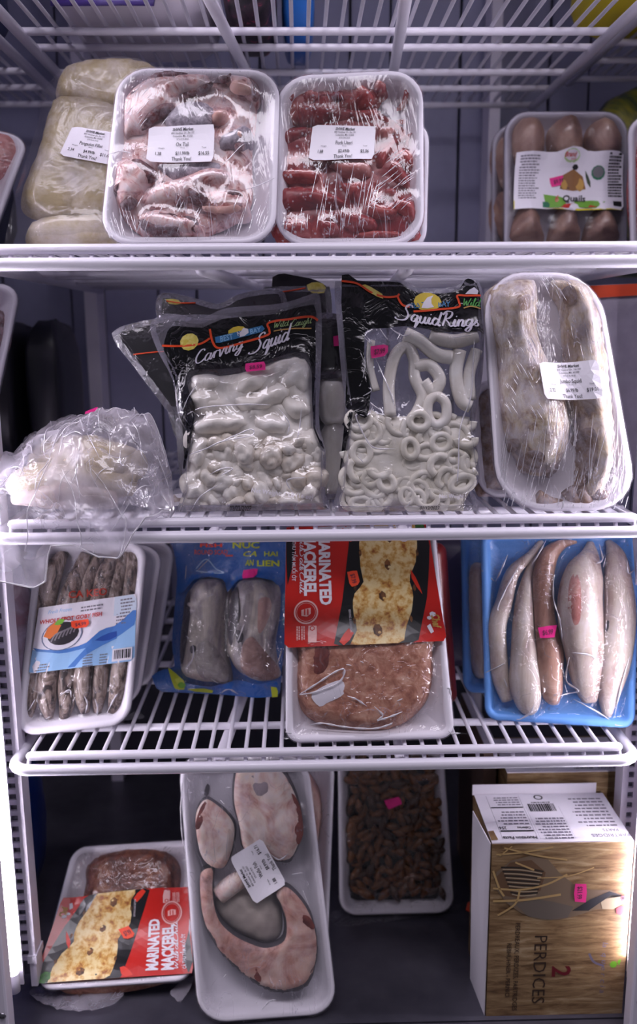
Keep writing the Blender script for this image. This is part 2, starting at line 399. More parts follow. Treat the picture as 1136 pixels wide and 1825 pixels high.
# ------------------------------------------------------------------ a pack standing or leaning on a surface
class Pack:
    def __init__(s, name, label, cat, O, yaw=0.0, lean=0.0, group=None, size=(.2, .3), cell=.002):
        s.O = np.array(O, float); l = s.lean = math.radians(lean)
        s.u = np.array([math.cos(yaw), math.sin(yaw), 0]); b = np.array([-math.sin(yaw), math.cos(yaw), 0]); z = np.array([0, 0, 1.])
        s.v = math.cos(l) * z + math.sin(l) * b; s.n = math.cos(l) * b - math.sin(l) * z
        s.root = empty(name, Matrix([[s.u[i], s.n[i], s.v[i], s.O[i]] for i in range(3)] + [[0, 0, 0, 1]]), label, cat, group)
        s.hf = None
    def uv(s, pts, h=0.0):
        out = []
        for x, y in pts:
            d = ray(x, y); P0 = s.O - h * s.n
            t = ((P0 - CAM) @ s.n) / (d @ s.n); P = CAM + t * d - P0
            out.append((P @ s.u, P @ s.v))
        return np.array(out)
    def quad(s, px, h, base=None, top=None):
        """TL TR BR BL from the picture; base: bring the lower corners down along the sides to this v; top: the upper ones up"""
        q = s.uv(px, h)
        if base is not None and h > .01 and s.lean < .6: base = base - h * math.tan(s.lean) + .003
        for lo, hi in ((3, 0), (2, 1)):
            d = (q[hi] - q[lo]) / (q[hi][1] - q[lo][1]); a, b = q[lo].copy(), q[hi].copy()
            if base is not None: q[lo] = a + d * (base - a[1])
            if top is not None: q[hi] = b + d * (top - b[1])
        s.q = q
        s.w = (np.linalg.norm(q[1] - q[0]) + np.linalg.norm(q[2] - q[3])) / 2; s.hh = (np.linalg.norm(q[3] - q[0]) + np.linalg.norm(q[2] - q[1])) / 2
        return q
    def ring(s, r, inset, n=6):
        p = rrect(s.w, s.hh, r, inset, n) / (s.w, s.hh)
        a, b = p[:, :1], p[:, 1:]
        return (s.q[3] * (1 - a) + s.q[2] * a) * (1 - b) + (s.q[0] * (1 - a) + s.q[1] * a) * b
    def loft(s, name, r, prof, mat, **pr):
        vs = []; fs = []; n = 28
        for ins, h in prof: vs += [(p[0], -h, p[1]) for p in s.ring(r, ins)]
        for i in range(len(prof) - 1):
            for k in range(n):
                j = (k + 1) % n; fs.append((i * n + k, i * n + j, (i + 1) * n + j, (i + 1) * n + k))
        fs.append(tuple(reversed(range(n)))); fs.append(tuple(range((len(prof) - 1) * n, len(prof) * n)))
        return mk(name, vs, fs, mat, s.root, True, **pr)
    def tray(s, rim=.02, r=.03, mat=None, wall=.012, name='foam_tray', **pr):
        s.rim = rim; s.r = r
        prof = [(wall, -.003), (wall - .002, 0), (.003, rim - .005), (0, rim - .003), (0, rim), (.002, rim + .0015), (.006, rim + .001), (.008, rim - .002), (wall + .004, .004), (wall + .012, .001)]
        o = s.loft(name, r, prof, mat or M_FOAM, **pr)
        s.field(s.ring(r, .003)); return o
    def field(s, outline, rim=None):
        s.out = np.array(outline); lo, hi = s.out.min(0) - .004, s.out.max(0) + .004
        s.cell = c = max((hi - lo).max() / 110, .0012)
        s.gx = np.arange(lo[0], hi[0] + c, c); s.gy = np.arange(lo[1], hi[1] + c, c)
        X, Y = np.meshgrid(s.gx, s.gy); s.P = np.stack([X.ravel(), Y.ravel()], 1)
        s.hf = np.zeros(len(s.P)); s.ins = sdist(s.out, s.P) > 0
        if rim is not None: s.rim = rim
    def shape(s, outline, base, H, R, pts):
        d = sdist(outline, pts); q = np.clip(d / R, 0, 1)
        return d, base + H * np.sqrt(np.maximum(1 - (1 - q) ** 2, 0))
    def piece(s, name, outline_px, mat, H=.012, R=.014, base=.001, h=None, step=.004, lump=.0015, k=5, uv=False, ls=90, **pr):
        P = np.array(outline_px, float) if uv else s.uv(outline_px, h if h is not None else base + H * .7)
        P = smooth(P, k) if k else P
        if s.lean < .6: P[:, 1] = np.maximum(P[:, 1], .0012)
        v, f = fill(P, step)
        d, hh = s.shape(P, base, H, R, v)
        off = random.uniform(0, 50)
        hh = hh + np.where(d > step * .3, np.array([noise.noise((a * ls + off, b * ls, 0)) for a, b in v]) * lump, 0)
        if s.hf is not None:
            m = (s.P >= P.min(0)).all(1) & (s.P <= P.max(0)).all(1)
            dd, ht = s.shape(P, base, H, R, s.P[m])
            s.hf[m] = np.where(dd > 0, np.maximum(s.hf[m], ht + lump * .5), s.hf[m])
        return mk(name, np.stack([v[:, 0], -hh, v[:, 1]], 1), f, mat, s.root, True, **pr)
    def tube(s, name, path_px, r, mat, base=.001, flat=.8, h=None, closed=False, uv=False, k=5, seg=12, lift=None, **pr):
        P = np.array(path_px, float) if uv else s.uv(path_px, h if h is not None else base + .01)
        rs = np.array(r if isinstance(r, (list, tuple)) else [r] * len(P), float)
        P[:, 1] = np.maximum(P[:, 1], rs + .0005)
        Q = smooth(np.column_stack([P, rs, lift if lift is not None else np.zeros(len(P))]), k, closed)
        rr = np.maximum(Q[:, 2], .0006); hc = base + rr * flat + Q[:, 3]
        v, f = tube_geo(np.stack([Q[:, 0], -hc, Q[:, 1]], 1), rr, seg, closed, flat, up=(0, 1, 0))
        if s.hf is not None:
            for (a, b), q, hcc in zip(Q[:, :2], rr, hc):
                d2 = ((s.P - (a, b)) ** 2).sum(1) / q ** 2; m = d2 < 1
                s.hf[m] = np.maximum(s.hf[m], hcc + q * flat * np.sqrt(1 - d2[m]))
        return mk(name, v, f, mat, s.root, True, **pr)
    def membrane(s, it=120, eps=.0007, edge=None, floor=None, fold=0.0, fs=60):
        n, m = len(s.gy), len(s.gx); H = (s.hf + eps).reshape(n, m); I = s.ins.reshape(n, m)
        e = s.rim + .0012 if edge is None else edge
        F = np.where(I, np.maximum(H, e if floor is None else floor), e)
        for _ in range(it):
            A = F.copy(); A[1:-1, 1:-1] = (F[:-2, 1:-1] + F[2:, 1:-1] + F[1:-1, :-2] + F[1:-1, 2:]) / 4
            F = np.where(I, np.maximum(H, A), e)
        if fold:
            d = np.clip(sdist(s.out, s.P) / .02, 0, 1).reshape(n, m)
            nz = np.array([abs(noise.noise((a * fs, b * fs * .6, 3))) + .5 * abs(noise.noise((a * fs * 2.3 + 9, b * fs * 1.7, 5))) for a, b in s.P]).reshape(n, m)
            F = F + fold * nz * d
        s.F = F
    def ht(s, q, F=None):
        F = s.F if F is None else F
        q = np.asarray(q, float).reshape(-1, 2)
        x = np.clip((q[:, 0] - s.gx[0]) / s.cell, 0, len(s.gx) - 1.001); y = np.clip((q[:, 1] - s.gy[0]) / s.cell, 0, len(s.gy) - 1.001)
        i, j = x.astype(int), y.astype(int); a, b = x - i, y - j
        return (F[j, i] * (1 - a) + F[j, i + 1] * a) * (1 - b) + (F[j + 1, i] * (1 - a) + F[j + 1, i + 1] * a) * b
    def film(s, mat, name='plastic_wrap', outline=None, step=.0035, off=0.0, skirt=None, **pr):
        if outline is not None and s.lean < .6: outline = np.array(outline); outline[:, 1] = np.maximum(outline[:, 1], .0012 - .0006 * np.arange(len(outline)) % .0005)
        v, f = fill(s.out if outline is None else outline, step)
        h = s.ht(v) + off
        vs = np.stack([v[:, 0], -h, v[:, 1]], 1)
        if skirt is not None:  # the wrap turns back over the rim along the tray's outer wall
            o = [i for i in range(len(v))]
            ring = s.ring(s.r, -.0012); ring2 = s.ring(s.r, skirt)
            n = len(ring); k = len(vs)
            vs = np.vstack([vs, np.stack([ring[:, 0], np.full(n, -(s.rim + .0005)), ring[:, 1]], 1), np.stack([ring[:, 0], np.full(n, -(s.rim - .004)), ring[:, 1]], 1), np.stack([ring2[:, 0], np.full(n, 0.0), ring2[:, 1]], 1)])
            for r_ in (0, 1):
                f = list(f) + [(k + r_ * n + (i + 1) % n, k + r_ * n + i, k + (r_ + 1) * n + i, k + (r_ + 1) * n + (i + 1) % n) for i in range(n)]
        return mk(name, vs, f, mat, s.root, True, **pr)
    def skin(s, name, pts, mat, h=.03, k=4, off=.0005, step=.004):
        """a coloured patch of hide or flesh lying on the pieces built so far"""
        n, m = len(s.gy), len(s.gx); G = s.hf.reshape(n, m)
        for _ in range(2):
            A = np.pad(G, 1, mode='edge'); G = np.maximum(G, (A[:-2, 1:-1] + A[2:, 1:-1] + A[1:-1, :-2] + A[1:-1, 2:]) / 4)
        P = smooth(s.uv(pts, h), k); v, f = fill(P, step); d = np.clip(sdist(P, v) / .004, 0, 1)
        hh = s.ht(v, G) + off * d - .0006 * (1 - d)
        return mk(name, np.stack([v[:, 0], -hh, v[:, 1]], 1), f, mat, s.root, True)
    def creases(s, paths, h=.02, r=.00065):
        m = MB()
        for p in paths:
            q = smooth(s.uv(p, h), 6, False); n = len(q)
            if s.lean < .6: q[:, 1] = np.maximum(q[:, 1], .0018)
            hh = s.ht(q) + r * .35
            rr = r * np.clip(np.minimum(np.arange(n), n - 1 - np.arange(n)) / 4 + .12, 0, 1) * (1 + .35 * np.sin(np.arange(n) * 1.7))
            v, f = tube_geo(np.stack([q[:, 0], -hh, q[:, 1]], 1), list(rr), 6, flat=.6, up=(0, 1, 0)); m.add(v, f, M_CREASE)
        return m.build('film_fold', s.root, True, kind='stuff')
    def wrap_lines(s, box, n, slope, ln, seed=1, h=.025, r=.00032, view=None):
        """fine taut folds of the stretch wrap"""
        g = random.Random(seed); L = []
        for _ in range(n):
            x, y = g.uniform(box[0], box[2]), g.uniform(box[1], box[3]); l = g.uniform(*ln); sl = slope + g.uniform(-.10, .10) if not callable(slope) else slope(x, y) + g.uniform(-.08, .08)
            L.append(view((x, y), (x + sl * l * .5 + g.uniform(-3, 3), y + l * .5), (x + sl * l, y + l)))
        return s.creases(L, h, r)
    def floor_film(s, px, mat, z=.0015, lift=.006, name='film_flap'):
        """spare film lying on the surface in front of the pack"""
        Q = np.array([at_z(x, y, s.O[2] + z)[:2] for x, y in px]); v, f = fill(smooth(Q, 3), .005)
        inv = s.root.matrix_world.inverted()
        P = [inv @ Vector((a, b, s.O[2] + z + lift * abs(noise.noise((a * 70, b * 70, 2))))) for a, b in v]
        return mk(name, P, f, mat, s.root, True)
    def drape(s, name, outline, mat, off=.0003, step=.004, k=0, uv=True, parent=None, h=0, exact=False, **pr):
        P = np.array(outline, float) if uv else s.uv(outline, h)
        if k: P = smooth(P, k)
        v, f = fill(P, step, exact)
        hh = s.ht(v) + off
        return mk(name, np.stack([v[:, 0], -hh, v[:, 1]], 1), f, mat, parent or s.root, True, **pr)
    def flat_ht(s, corners, it=30):
        """height of stiff paper laid over the film: the film smoothed, lifted clear of its peaks"""
        n, m = s.F.shape; G = s.F.copy()
        for _ in range(it):
            A = np.pad(G, 1, mode='edge'); G = (A[:-2, 1:-1] + A[2:, 1:-1] + A[1:-1, :-2] + A[1:-1, 2:]) / 4
        c = np.array(corners); ins = sdist(c, s.P).reshape(n, m) > -.002
        D = np.where(ins, s.F - G, -1); G = G + max(float(np.percentile(D[ins], 98)) if ins.any() else 0, 0)
        return lambda q: s.ht(q, G)
    def patch(s, corners_px, off=.0006, h=.02, uv=False, stiff=0):
        c = corners_px if uv else s.uv(corners_px, h)
        return Patch(c, s.flat_ht(c, stiff) if stiff else s.ht, off)
    def sticker(s, corners_px, mat, text=None, h=.02, off=.0011, name='price_sticker', label=None, ink=None, rot=0):
        p = s.patch(corners_px, off, h, stiff=8)
        p.rect(0, 0, 1, 1, mat, 0, .006)
        o = p.build(name, s.root)
        if label: o['label'] = label
        if text:
            t = s.patch(corners_px[rot:] + corners_px[:rot], off + .0002, h, stiff=8)
            t.text(text, .52, .52, .42, ink or M_INK_GREY, bold=.01, sx=.8, width=.62)
            t.build('lettering', o)
        return o
    def store_label(s, corners_px, product, weight, price, total, h=.02, off=.0010):
        p = s.patch(corners_px, off, h, stiff=14)
        r = .04
        pts = []
        for cx, cy, a0 in ((r, r * 1.5, PI), (1 - r, r * 1.5, 1.5 * PI), (1 - r, 1 - r * 1.5, 0), (r, 1 - r * 1.5, PI / 2)):
            for i in range(5): a = a0 + PI / 2 * i / 4; pts.append((cx + r * math.cos(a), cy + r * 1.5 * math.sin(a)))
        p.poly(pts, M_LABEL, 0, 0, .006)
        o = p.build('price_label', s.root)
        t = s.patch(corners_px, off + .0003, h, stiff=14); K = M_INK
        t.text('SHWE Market', .52, .10, .075, K, bold=.018, shear=.15, sx=.85)
        t.text('800 Vandiver Dr. Ste 101', .52, .195, .048, K, shear=.15, sx=.85, bold=.004)
        t.text('Columbia, Mo. 65202', .52, .275, .048, K, shear=.15, sx=.85, bold=.004)
        t.text('573-514-7010', .52, .36, .045, K, shear=.15, sx=.85, bold=.004)
        t.text(product, .52, .50, .105, K, sx=.72, bold=.005)
        for w, x in (('Weight', .21), ('Price', .53), ('Total', .85)): t.text(w, x, .60, .035, K, sx=1.1)
        t.text(weight, .17, .755, .09, K, sx=.75, bold=.008); t.text(price, .53, .745, .09, K, sx=.75, bold=.012)
        t.text(total, .85, .755, .10, K, sx=.72, bold=.006); t.text('Thank You!', .52, .905, .105, K, sx=.72, bold=.006)
        t.build('lettering', o); return o
def stand(pL, pR, z):
    """base point and yaw from the lower corners in the picture, on a surface at height z"""
    a, b = at_z(*pL, z), at_z(*pR, z); return a, math.atan2(b[1] - a[1], b[0] - a[0])
def stand_at(xL, Y, z): return at_x_yz(xL, Y, z)
# ------------------------------------------------------------------ shared materials
M_FOAM = plain('white_foam', 'e9e4ee', .62, bump=(260, .12))
M_WIRE = plain('white_coated_wire', 'e6e2ee', .32, coat=.2)
M_POST = plain('white_painted_steel', 'dcd6e4', .4)
M_LABEL = plain('label_paper', 'f1edf6', .45)
M_INK = plain('black_ink', '15141a', .6); M_INK_GREY = plain('grey_ink', '5a2840', .6); M_INK_SOFT = plain('soft_ink', '77727f', .6)
M_WHITE = plain('white_print', 'eeeaf2', .4); M_PINK = plain('pink_sticker', 'f0308f', .5); M_ORANGE = plain('orange_sticker', 'f4512c', .5)
M_RED = plain('red_print', 'c41f16', .32, coat=.3); M_BLACKP = plain('black_print', '101014', .3, coat=.3)
M_STEEL = plain('screw_steel', '8c8a92', .3, 1.0)
M_BLUE = plain('blue_foam', '5d92d6', .5, bump=(200, .1)); M_BLUEP = plain('blue_print', '1f5fae', .3, coat=.3)
M_YELLOW = plain('yellow_print', 'd9cc2a', .4); M_GREEN = plain('green_print', '6aa52c', .45)
F_WRAP = film('stretch_wrap', haze=.05, gloss=1.0, rough=.09, scale=60, stretch=(1, 1, .22), wrinkle=.40, wdist=.003, streak=.5)
F_WRAP_FAR = film('stretch_wrap_soft', haze=.10, gloss=.6, rough=.2, scale=40, wrinkle=.5)
F_BAG = film('pouch_film', cap=.16, haze=.03, gloss=1.1, rough=.07, scale=22, wrinkle=.5, wdist=.006, streak=.12)
F_VAC = film('vacuum_film', haze=.03, gloss=1.2, rough=.08, scale=34, wrinkle=.7, wdist=.006, streak=.35, cap=.2)
F_TRAY = film('tray_film', haze=.07, gloss=.9, rough=.1, scale=40, stretch=(1, 1, .4), wrinkle=.4, wdist=.004, streak=.4, cap=.18)
F_CLEAR = film('clear_film', haze=.05, gloss=.9, rough=.1, scale=24, wrinkle=.4)
t = NT('film_crease'); g_ = t.n('ShaderNodeBsdfGlossy', Color=(1, 1, 1, 1), Roughness=.18); d_ = t.n('ShaderNodeBsdfDiffuse', Color=C('f4f0fa')); tr_ = t.n('ShaderNodeBsdfTransparent')
M_CREASE = t.done(t.mixs(.72, tr_.outputs[0], t.mixs(.4, d_.outputs[0], g_.outputs[0])))  # white colour gives the film folds their bright highlights
F_WRAP2 = film('tight_wrap', haze=.08, gloss=1.1, rough=.09, scale=75, stretch=(1, 1, .2), wrinkle=.6, wdist=.004, streak=.75)
F_POLY = film('milky_bag_film', cap=.35, haze=.42, haze_col='e6e0ee', gloss=1.0, rough=.12, scale=26, wrinkle=.5, wdist=.006, streak=.35)
F_EDGE = film('bag_seal_film', haze=.55, haze_col='a9a6b6', gloss=.8, rough=.15, scale=60, wrinkle=.3)
M_BEEF = organic('beef_muscle', [(.3, '3a1518'), (.5, '5c2326'), (.68, '7b3a38')], 120, frost=.35, frost_scale=150)
M_FAT = organic('beef_fat', [(.30, '6b2a2c'), (.40, 'b8716c'), (.47, 'e0b0aa'), (.58, 'ecd0cc'), (.8, 'e8dae2')], 55, dist=1.8, frost=.5)
M_FROSTED = organic('frosted_beef', [(.3, '5d525f'), (.5, '8f8592'), (.7, 'cfc3cf')], 90, dist=1.5, frost=.6)
M_BONE = organic('bone', [(.3, 'c98f86'), (.6, 'e0b3a6'), (.8, 'e6cbb8')], 60, frost=.2)
M_PORK = organic('pork', [(.28, '6a1a1e'), (.45, 'a03535'), (.6, 'bb5a54'), (.78, 'd49590')], 38, dist=1.2, rough=.35, specks=.8, stretch=(1, 1, 1.6))
M_PORK_D = organic('dark_pork', [(.3, '62161e'), (.5, '962e33'), (.7, 'bd5a54')], 40, dist=1.0, rough=.35, specks=.8)
M_PORK_L = organic('pale_pork', [(.3, '9a4a46'), (.5, 'bd7771'), (.7, 'd2a29c')], 36, dist=1.0, rough=.35, specks=.6)
M_FILLET = organic('white_fillet', [(.3, '8c7c58'), (.5, 'a7966f'), (.72, 'bcae8e')], 22, dist=.8, rough=.6, bump=.6, frost=.45, frost_scale=24)
M_QUAIL = organic('quail_skin', [(.3, '74544c'), (.5, '9c7868'), (.7, 'b59684')], 30, dist=.6)
M_SQUID = organic('squid_flesh', [(.3, 'ddd6cc'), (.55, 'ebe6e0'), (.75, 'f3f1ef')], 40, dist=.6, rough=.42, bump=.2)
M_SQUID_G = organic('squid_ring_lower', [(.3, 'cfc9ba'), (.55, 'e4dfd6'), (.75, 'f0eeea')], 40, dist=.6, rough=.42, bump=.2)
M_JUMBO = organic('squid_mantle', [(.32, '6a5044'), (.42, 'a88c70'), (.52, 'd0bda0'), (.68, 'e8e0d8')], 42, dist=2.0, bump=.7, frost=.8, frost_scale=45, frost_col='e4dde8', stretch=(1, 1, .6))
M_JUMBO_D = organic('squid_skin_dark', [(.3, '5e463e'), (.5, '886a56'), (.7, 'ab9078')], 60, dist=1.4, frost=.6)
M_GOBY = organic('goby_skin', [(.38, '2e2523'), (.46, '6f5d56'), (.56, 'a08e84'), (.70, 'c9bab6')], 75, dist=1.4, rough=.35, stretch=(1.4, 1.4, .5))
M_GREYFISH = organic('grey_fish_skin', [(.33, '5b545c'), (.46, '968d90'), (.6, 'bdb4a9'), (.76, 'd3cbce')], 34, dist=.8, rough=.3, stretch=(1.6, 1.6, .3))
M_PALEFISH = organic('pale_fish_skin', [(.32, '7f6660'), (.43, 'b09a90'), (.56, 'c4b6a8'), (.74, 'd6cccb')], 26, dist=.8, rough=.35, stretch=(1.8, 1.8, .35), frost=.25)
M_PINKFISH = organic('pink_fish_skin', [(.3, '7d5548'), (.48, 'ab8270'), (.65, 'c4a494')], 30, dist=.7, rough=.35, stretch=(1.6, 1.6, .5))
M_STEAKM = organic('marinated_steak', [(.3, '7d4636'), (.46, 'ab7059'), (.6, 'c39078'), (.78, 'd4ac98')], 80, dist=.8, bump=.6)
M_STEAK_DK = organic('dark_marinated_steak', [(.3, '3f1d14'), (.5, '6b3723'), (.7, '8f5739')], 70, dist=.8, bump=.6)
M_STEAKW = organic('fish_steak', [(.32, 'b07468'), (.43, 'd6ab9d'), (.54, 'e8d3c4'), (.8, 'e2d6dc')], 20, dist=2.0, bump=.5, frost=.5, frost_scale=40)
M_STEAKP = organic('pink_fish_steak', [(.32, '8a544a'), (.43, 'bd8a7c'), (.55, 'd3ab9c'), (.78, 'dfc9c0')], 20, dist=2.0, bump=.5, frost=.2)
M_BLOOD = organic('bloodline', [(.3, '4f1b18'), (.6, '7d3a30')], 60)
M_SKIN = plain('fish_skin_edge', '4e4a50', .4, mottle=.5)
M_PUPA = organic('pupa', [(.3, '2e170a'), (.5, '633610'), (.7, '8f5420')], 90, rough=.42, bump=.4)
M_FILLBG = organic('fish_membrane', [(.3, '9b8f8a'), (.6, 'b9ada4'), (.8, 'cfc6c8')], 20)

# ------------------------------------------------------------------ freezer shell
def structure(name, mb, **p): return mb.build(name, None, kind='structure', **p)
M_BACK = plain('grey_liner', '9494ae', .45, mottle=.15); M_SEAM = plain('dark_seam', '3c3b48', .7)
M_DARK = plain('shade_dark', '33333e', .6)
root = bpy.data.objects.new('wall_back', None); COL.objects.link(root); root['kind'] = 'structure'
root.location = (0, .60, 0)
x = -1.08; k = 0
while x < 1.05:  # ribbed liner: tall panels with recessed joints
    w = (.105, .05, .085, .06)[k % 4]; m = MB()
    m.box((x, -.004 if k % 2 else .0, .30), (x + w - .004, .02, 1.45), M_BACK)
    m.build('panel', root); x += w; k += 1
m = MB(); m.box((-1.1, .012, 0), (1.1, .03, 1.5), M_SEAM); m.build('backing', root)
m = MB(); m.box((-1.1, -.03, .0), (1.1, .005, .30), M_DARK); m.build('lower_shade_panel', root)  # charcoal colour stands in for the unlit rear near the floor
m = MB(); m.box((-1.12, -.03, 0), (-1.1, .62, 1.5), M_BACK); structure('wall_left', m)
m = MB(); m.box((1.1, -.03, 0), (1.12, .62, 1.5), M_BACK); structure('wall_right', m)
m = MB(); m.box((-1.12, -.03, 1.5), (1.12, .62, 1.52), M_BACK); structure('ceiling', m)
t = NT('worn_steel_floor')
n1 = t.noise(t.coords((1, 6, 1)), 30, 6, .7); n2 = t.noise(t.coords(), 9, 4)
b = t.n('ShaderNodeBsdfPrincipled', Base_Color=t.ramp(n2, [(.3, C('42414c')), (.7, C('686672'))]), Metallic=.6, Roughness=t.ramp(n1, [(.3, .28), (.75, .5)]))
t.set(b.inputs['Normal'], t.bump(n1, .12, .001)); M_FLOOR = t.done(b.outputs[0])
m = MB(); m.box((-1.1, 0.0, -.02), (1.1, .62, 0), M_FLOOR); m.box((-1.1, -.04, -.04), (1.1, -.001, -.0012), M_FLOOR); structure('floor', m)
# door-frame mullions, slotted pilasters and rear posts
def screw(parent, x, y, z):
    m = MB(); m.add(*lathe([(0, -.0022), (.0018, -.002), (.0034, -.001), (.0038, 0.0)], 14), M_STEEL)
    m.box((-.0026, -.0028, -.0004), (.0026, -.0019, .0004), M_INK)
    o = m.build('screw', parent, True); o.location = (x, y, z)
def lathe(prof, n):
    vs = []; fs = []
    for r, y in prof:
        for k in range(n): a = 2 * PI * k / n; vs.append((r * math.cos(a), y, r * math.sin(a)))
    for i in range(len(prof) - 1):
        for k in range(n): j = (k + 1) % n; fs.append((i * n + k, i * n + j, (i + 1) * n + j, (i + 1) * n + k))
    return vs, fs
for i, (xa, xb, ys, sx) in enumerate(((-.43, -.3285, -.022, -.334), (.318, .43, -.014, .323))):
    m = MB(); m.box((xa, ys - .02, -.06), (xb, ys, 1.5), M_POST); o = structure('trim_%d' % (i + 1), m)
    bv = o.modifiers.new('edge', 'BEVEL'); bv.width = .0025; bv.segments = 2
    screw(o, sx + (0 if i == 0 else .004), ys - .0201, .055 if i == 0 else .048)
for i, s in enumerate((-1, 1)):   # slotted pilaster: two flanges and a punched web
    m = MB(); xs = s * .3235; xw = s * .336; dx, dy = (0, 0) if s < 0 else (.017, .05)
    m.box((xs - .0035, .030, .03), (xs + .0035, .052, 1.45), M_POST)
    m.box((xw - .012, .050, .03), (xw + .012, .056, 1.45), M_DARK)  # dark sheet paints the shade seen through the open slots
    z = .05
    m.box((xw - .012, .046, .03), (xw - .0045, .050, 1.45), M_POST); m.box((xw + .0035, .046, .03), (xw + .012, .050, 1.45), M_POST)
    while z < 1.44: m.box((xw - .0045, .046, z), (xw + .0035, .050, z + .0055), M_POST); z += .0127
    m.box((xs - .005, .028, .06), (xs + .005, .054, .069), M_WIRE)
    m.v = [(a + dx, b + dy, c) for a, b, c in m.v]
    o = structure('trim_%d' % (i + 3), m)
for i, (xa, xb) in enumerate(((-.345, -.326), (.258, .274))):
    m = MB(); m.box((xa, .545, 0), (xb, .60, 1.5), M_POST); structure('trim_%d' % (i + 5), m)

for s in (-1, 1):   # added sheet-metal shield, put in to keep the lamp's light off the pilaster
    m = MB(); xa, xb = sorted((s * .3275, s * .352)); m.box((xa, .0085, .05), (xb, .0105, 1.45), M_POST); structure('trim_%d' % (9 + s), m)
# LED tubes clipped behind the mullions, the freezer's own lights
t = NT('led_diffuser'); e = t.n('ShaderNodeEmission', Color=LED_COLOR + (1,), Strength=LED_STRENGTH); M_LED = t.done(e.outputs[0])
for s, lab in ((-1, 'glowing white tube lamp behind the door mullion by the red fish pack'), (1, 'glowing white tube lamp behind the door mullion by the partridge box')):
    r = empty('tube_lamp', Matrix.Translation((s * (.3345 if s < 0 else .3305), -.001, .06)), lab, 'lamp', 'freezer tube lamps')
    m = MB(); m.tube([(0, 0, .012), (0, 0, 1.36)], .0055, M_LED, 12); m.build('diffuser', r, True)
    m = MB(); m.tube([(0, 0, -.01), (0, 0, .012), (0, 0, .0121)], [.0062, .0066, .004], M_WIRE, 12); m.build('end_cap', r, True)
    m = MB(); m.tube([(0, 0, 1.36), (0, 0, 1.385)], .0066, M_WIRE, 12); m.build('end_cap', r, True)

# ------------------------------------------------------------------ wire shelves
SHELF = {0: 1.048, 1: .794, 2: .540, 3: .2994}
TOP = {k: z + .0197 for k, z in SHELF.items()}; TOP[4] = 0.0
DEPTH = .545
_wire = {}
def wire_shelf(zb, x0, x1, label, wires, rods=True, y0=0.0, depth=DEPTH):
    r = empty('wire_shelf', Matrix.Translation(((x0 + x1) / 2, y0, zb)), label, 'shelf', 'white wire freezer shelves')
    h = (x1 - x0) / 2; D = depth
    m = MB(); rc = .018
    path = [(-h, D, .0062), (-h, .1, .0062), (-h, rc, .0060)] + [(-h + rc - rc * math.cos(a), rc - rc * math.sin(a), .0056) for a in (PI / 8, PI / 4, 3 * PI / 8)] + [(-h + rc, 0, .0054), (-h / 2, 0, .0054)]
    path += [(-a, b, c) for a, b, c in reversed(path)]
    m.tube(path, .0060, M_WIRE, 12); m.build('frame_rod', r, True)
    a = h - .0155; m = MB()
    m.tube([(-a, .004, .0186), (-a + .0015, .004, .0187), (-a + .004, .004, .0188), (a - .004, .004, .0188), (a - .0015, .004, .0187), (a, .004, .0186)], [.0016, .0036, .0047, .0047, .0036, .0016], M_WIRE, 12)
    m.build('front_rail', r, True)
    for yy in (.085, .2184, .2751, .3771, .4546, D):
        m = MB(); m.tube([(-h, yy, .0105), (h, yy, .0105)], .0042, M_WIRE, 10); m.build('cross_rod', r, True)
    key = round(D, 3)
    if key not in _wire:
        v, f = tube_geo([(0, D, .0171), (0, .02, .0171), (0, .006, .0150), (0, .003, .010), (0, .002, .006)], .0023, 7)
        me = bpy.data.meshes.new('wire'); me.from_pydata([tuple(p) for p in v], [], f); me.materials.append(M_WIRE)
        me.polygons.foreach_set('use_smooth', [True] * len(f)); _wire[key] = me
    for xx in wires:
        o = ob('wire', _wire[key], r); o.location = (xx - (x0 + x1) / 2, 0, 0)
    if rods:
        for xx, dx in ((-.112, .045), (.078, .030)):
            m = MB(); c = -(x0 + x1) / 2
            m.tube([(xx + c - .001, .010, .0015), (xx + c, .013, .001), (xx + c + dx * .5, D * .5, .0015), (xx + c + dx, D, .003)], [.003, .0062, .0062, .0062], M_WIRE, 12)
            m.build('support_rod', r, True)
    return r
W34 = [-.302 + .0183 * i for i in range(34)]
wire_shelf(SHELF[0], -.32, .32, 'topmost white wire shelf seen from below above the wrapped meat trays', W34)
wire_shelf(SHELF[1], -.32, .32, 'white wire shelf carrying the ox tail and pork trays', W34)
wire_shelf(SHELF[2], -.32, .32, 'white wire shelf carrying the black squid pouches', W34)
wire_shelf(SHELF[3], -.32, .32, 'lowest white wire shelf with open bars under the marinated mackerel pack', W34)
wire_shelf(1.050, -.70, -.352, 'white wire shelf of the next bay beyond the beige fillets', [-.366 - .0183 * i for i in range(9)], False)
wire_shelf(1.083, .372, .74, 'white wire shelf of the next bay above the quail pack', [.386 + .0183 * i for i in range(12)], False)

# ================================================================== row 1: meat trays
# ox tail
A = V(180, 100, 3.341)
P = Pack('ox_tail_tray', 'white foam tray of frosted ox tail pieces, film wrapped, label $16.55', 'meat tray', stand_at(178, .034, TOP[1]), .02, 20, 'film-wrapped meat trays')
P.quad(A((105, 70), (1068, 82), (1040, 1105), (-8, 1105)), .022, base=.001)
P.tray(.022, .030)
AP = lambda nm, pts, mat, H, R=.014, base=.004, lump=.0015: P.piece(nm, A(*pts), mat, H, R, base, lump=lump, step=.0036)
AP('ox_tail_piece', [(70, 700), (110, 300), (250, 120), (520, 80), (900, 110), (930, 300), (900, 560), (880, 900), (600, 1060), (300, 1080), (90, 900)], M_FAT, .013, .02)
AP('ox_tail_piece', [(120, 260), (170, 180), (290, 110), (480, 85), (640, 95), (670, 160), (600, 230), (480, 250), (430, 330), (330, 390), (280, 460), (200, 470), (130, 500), (112, 390)], M_FAT, .024)
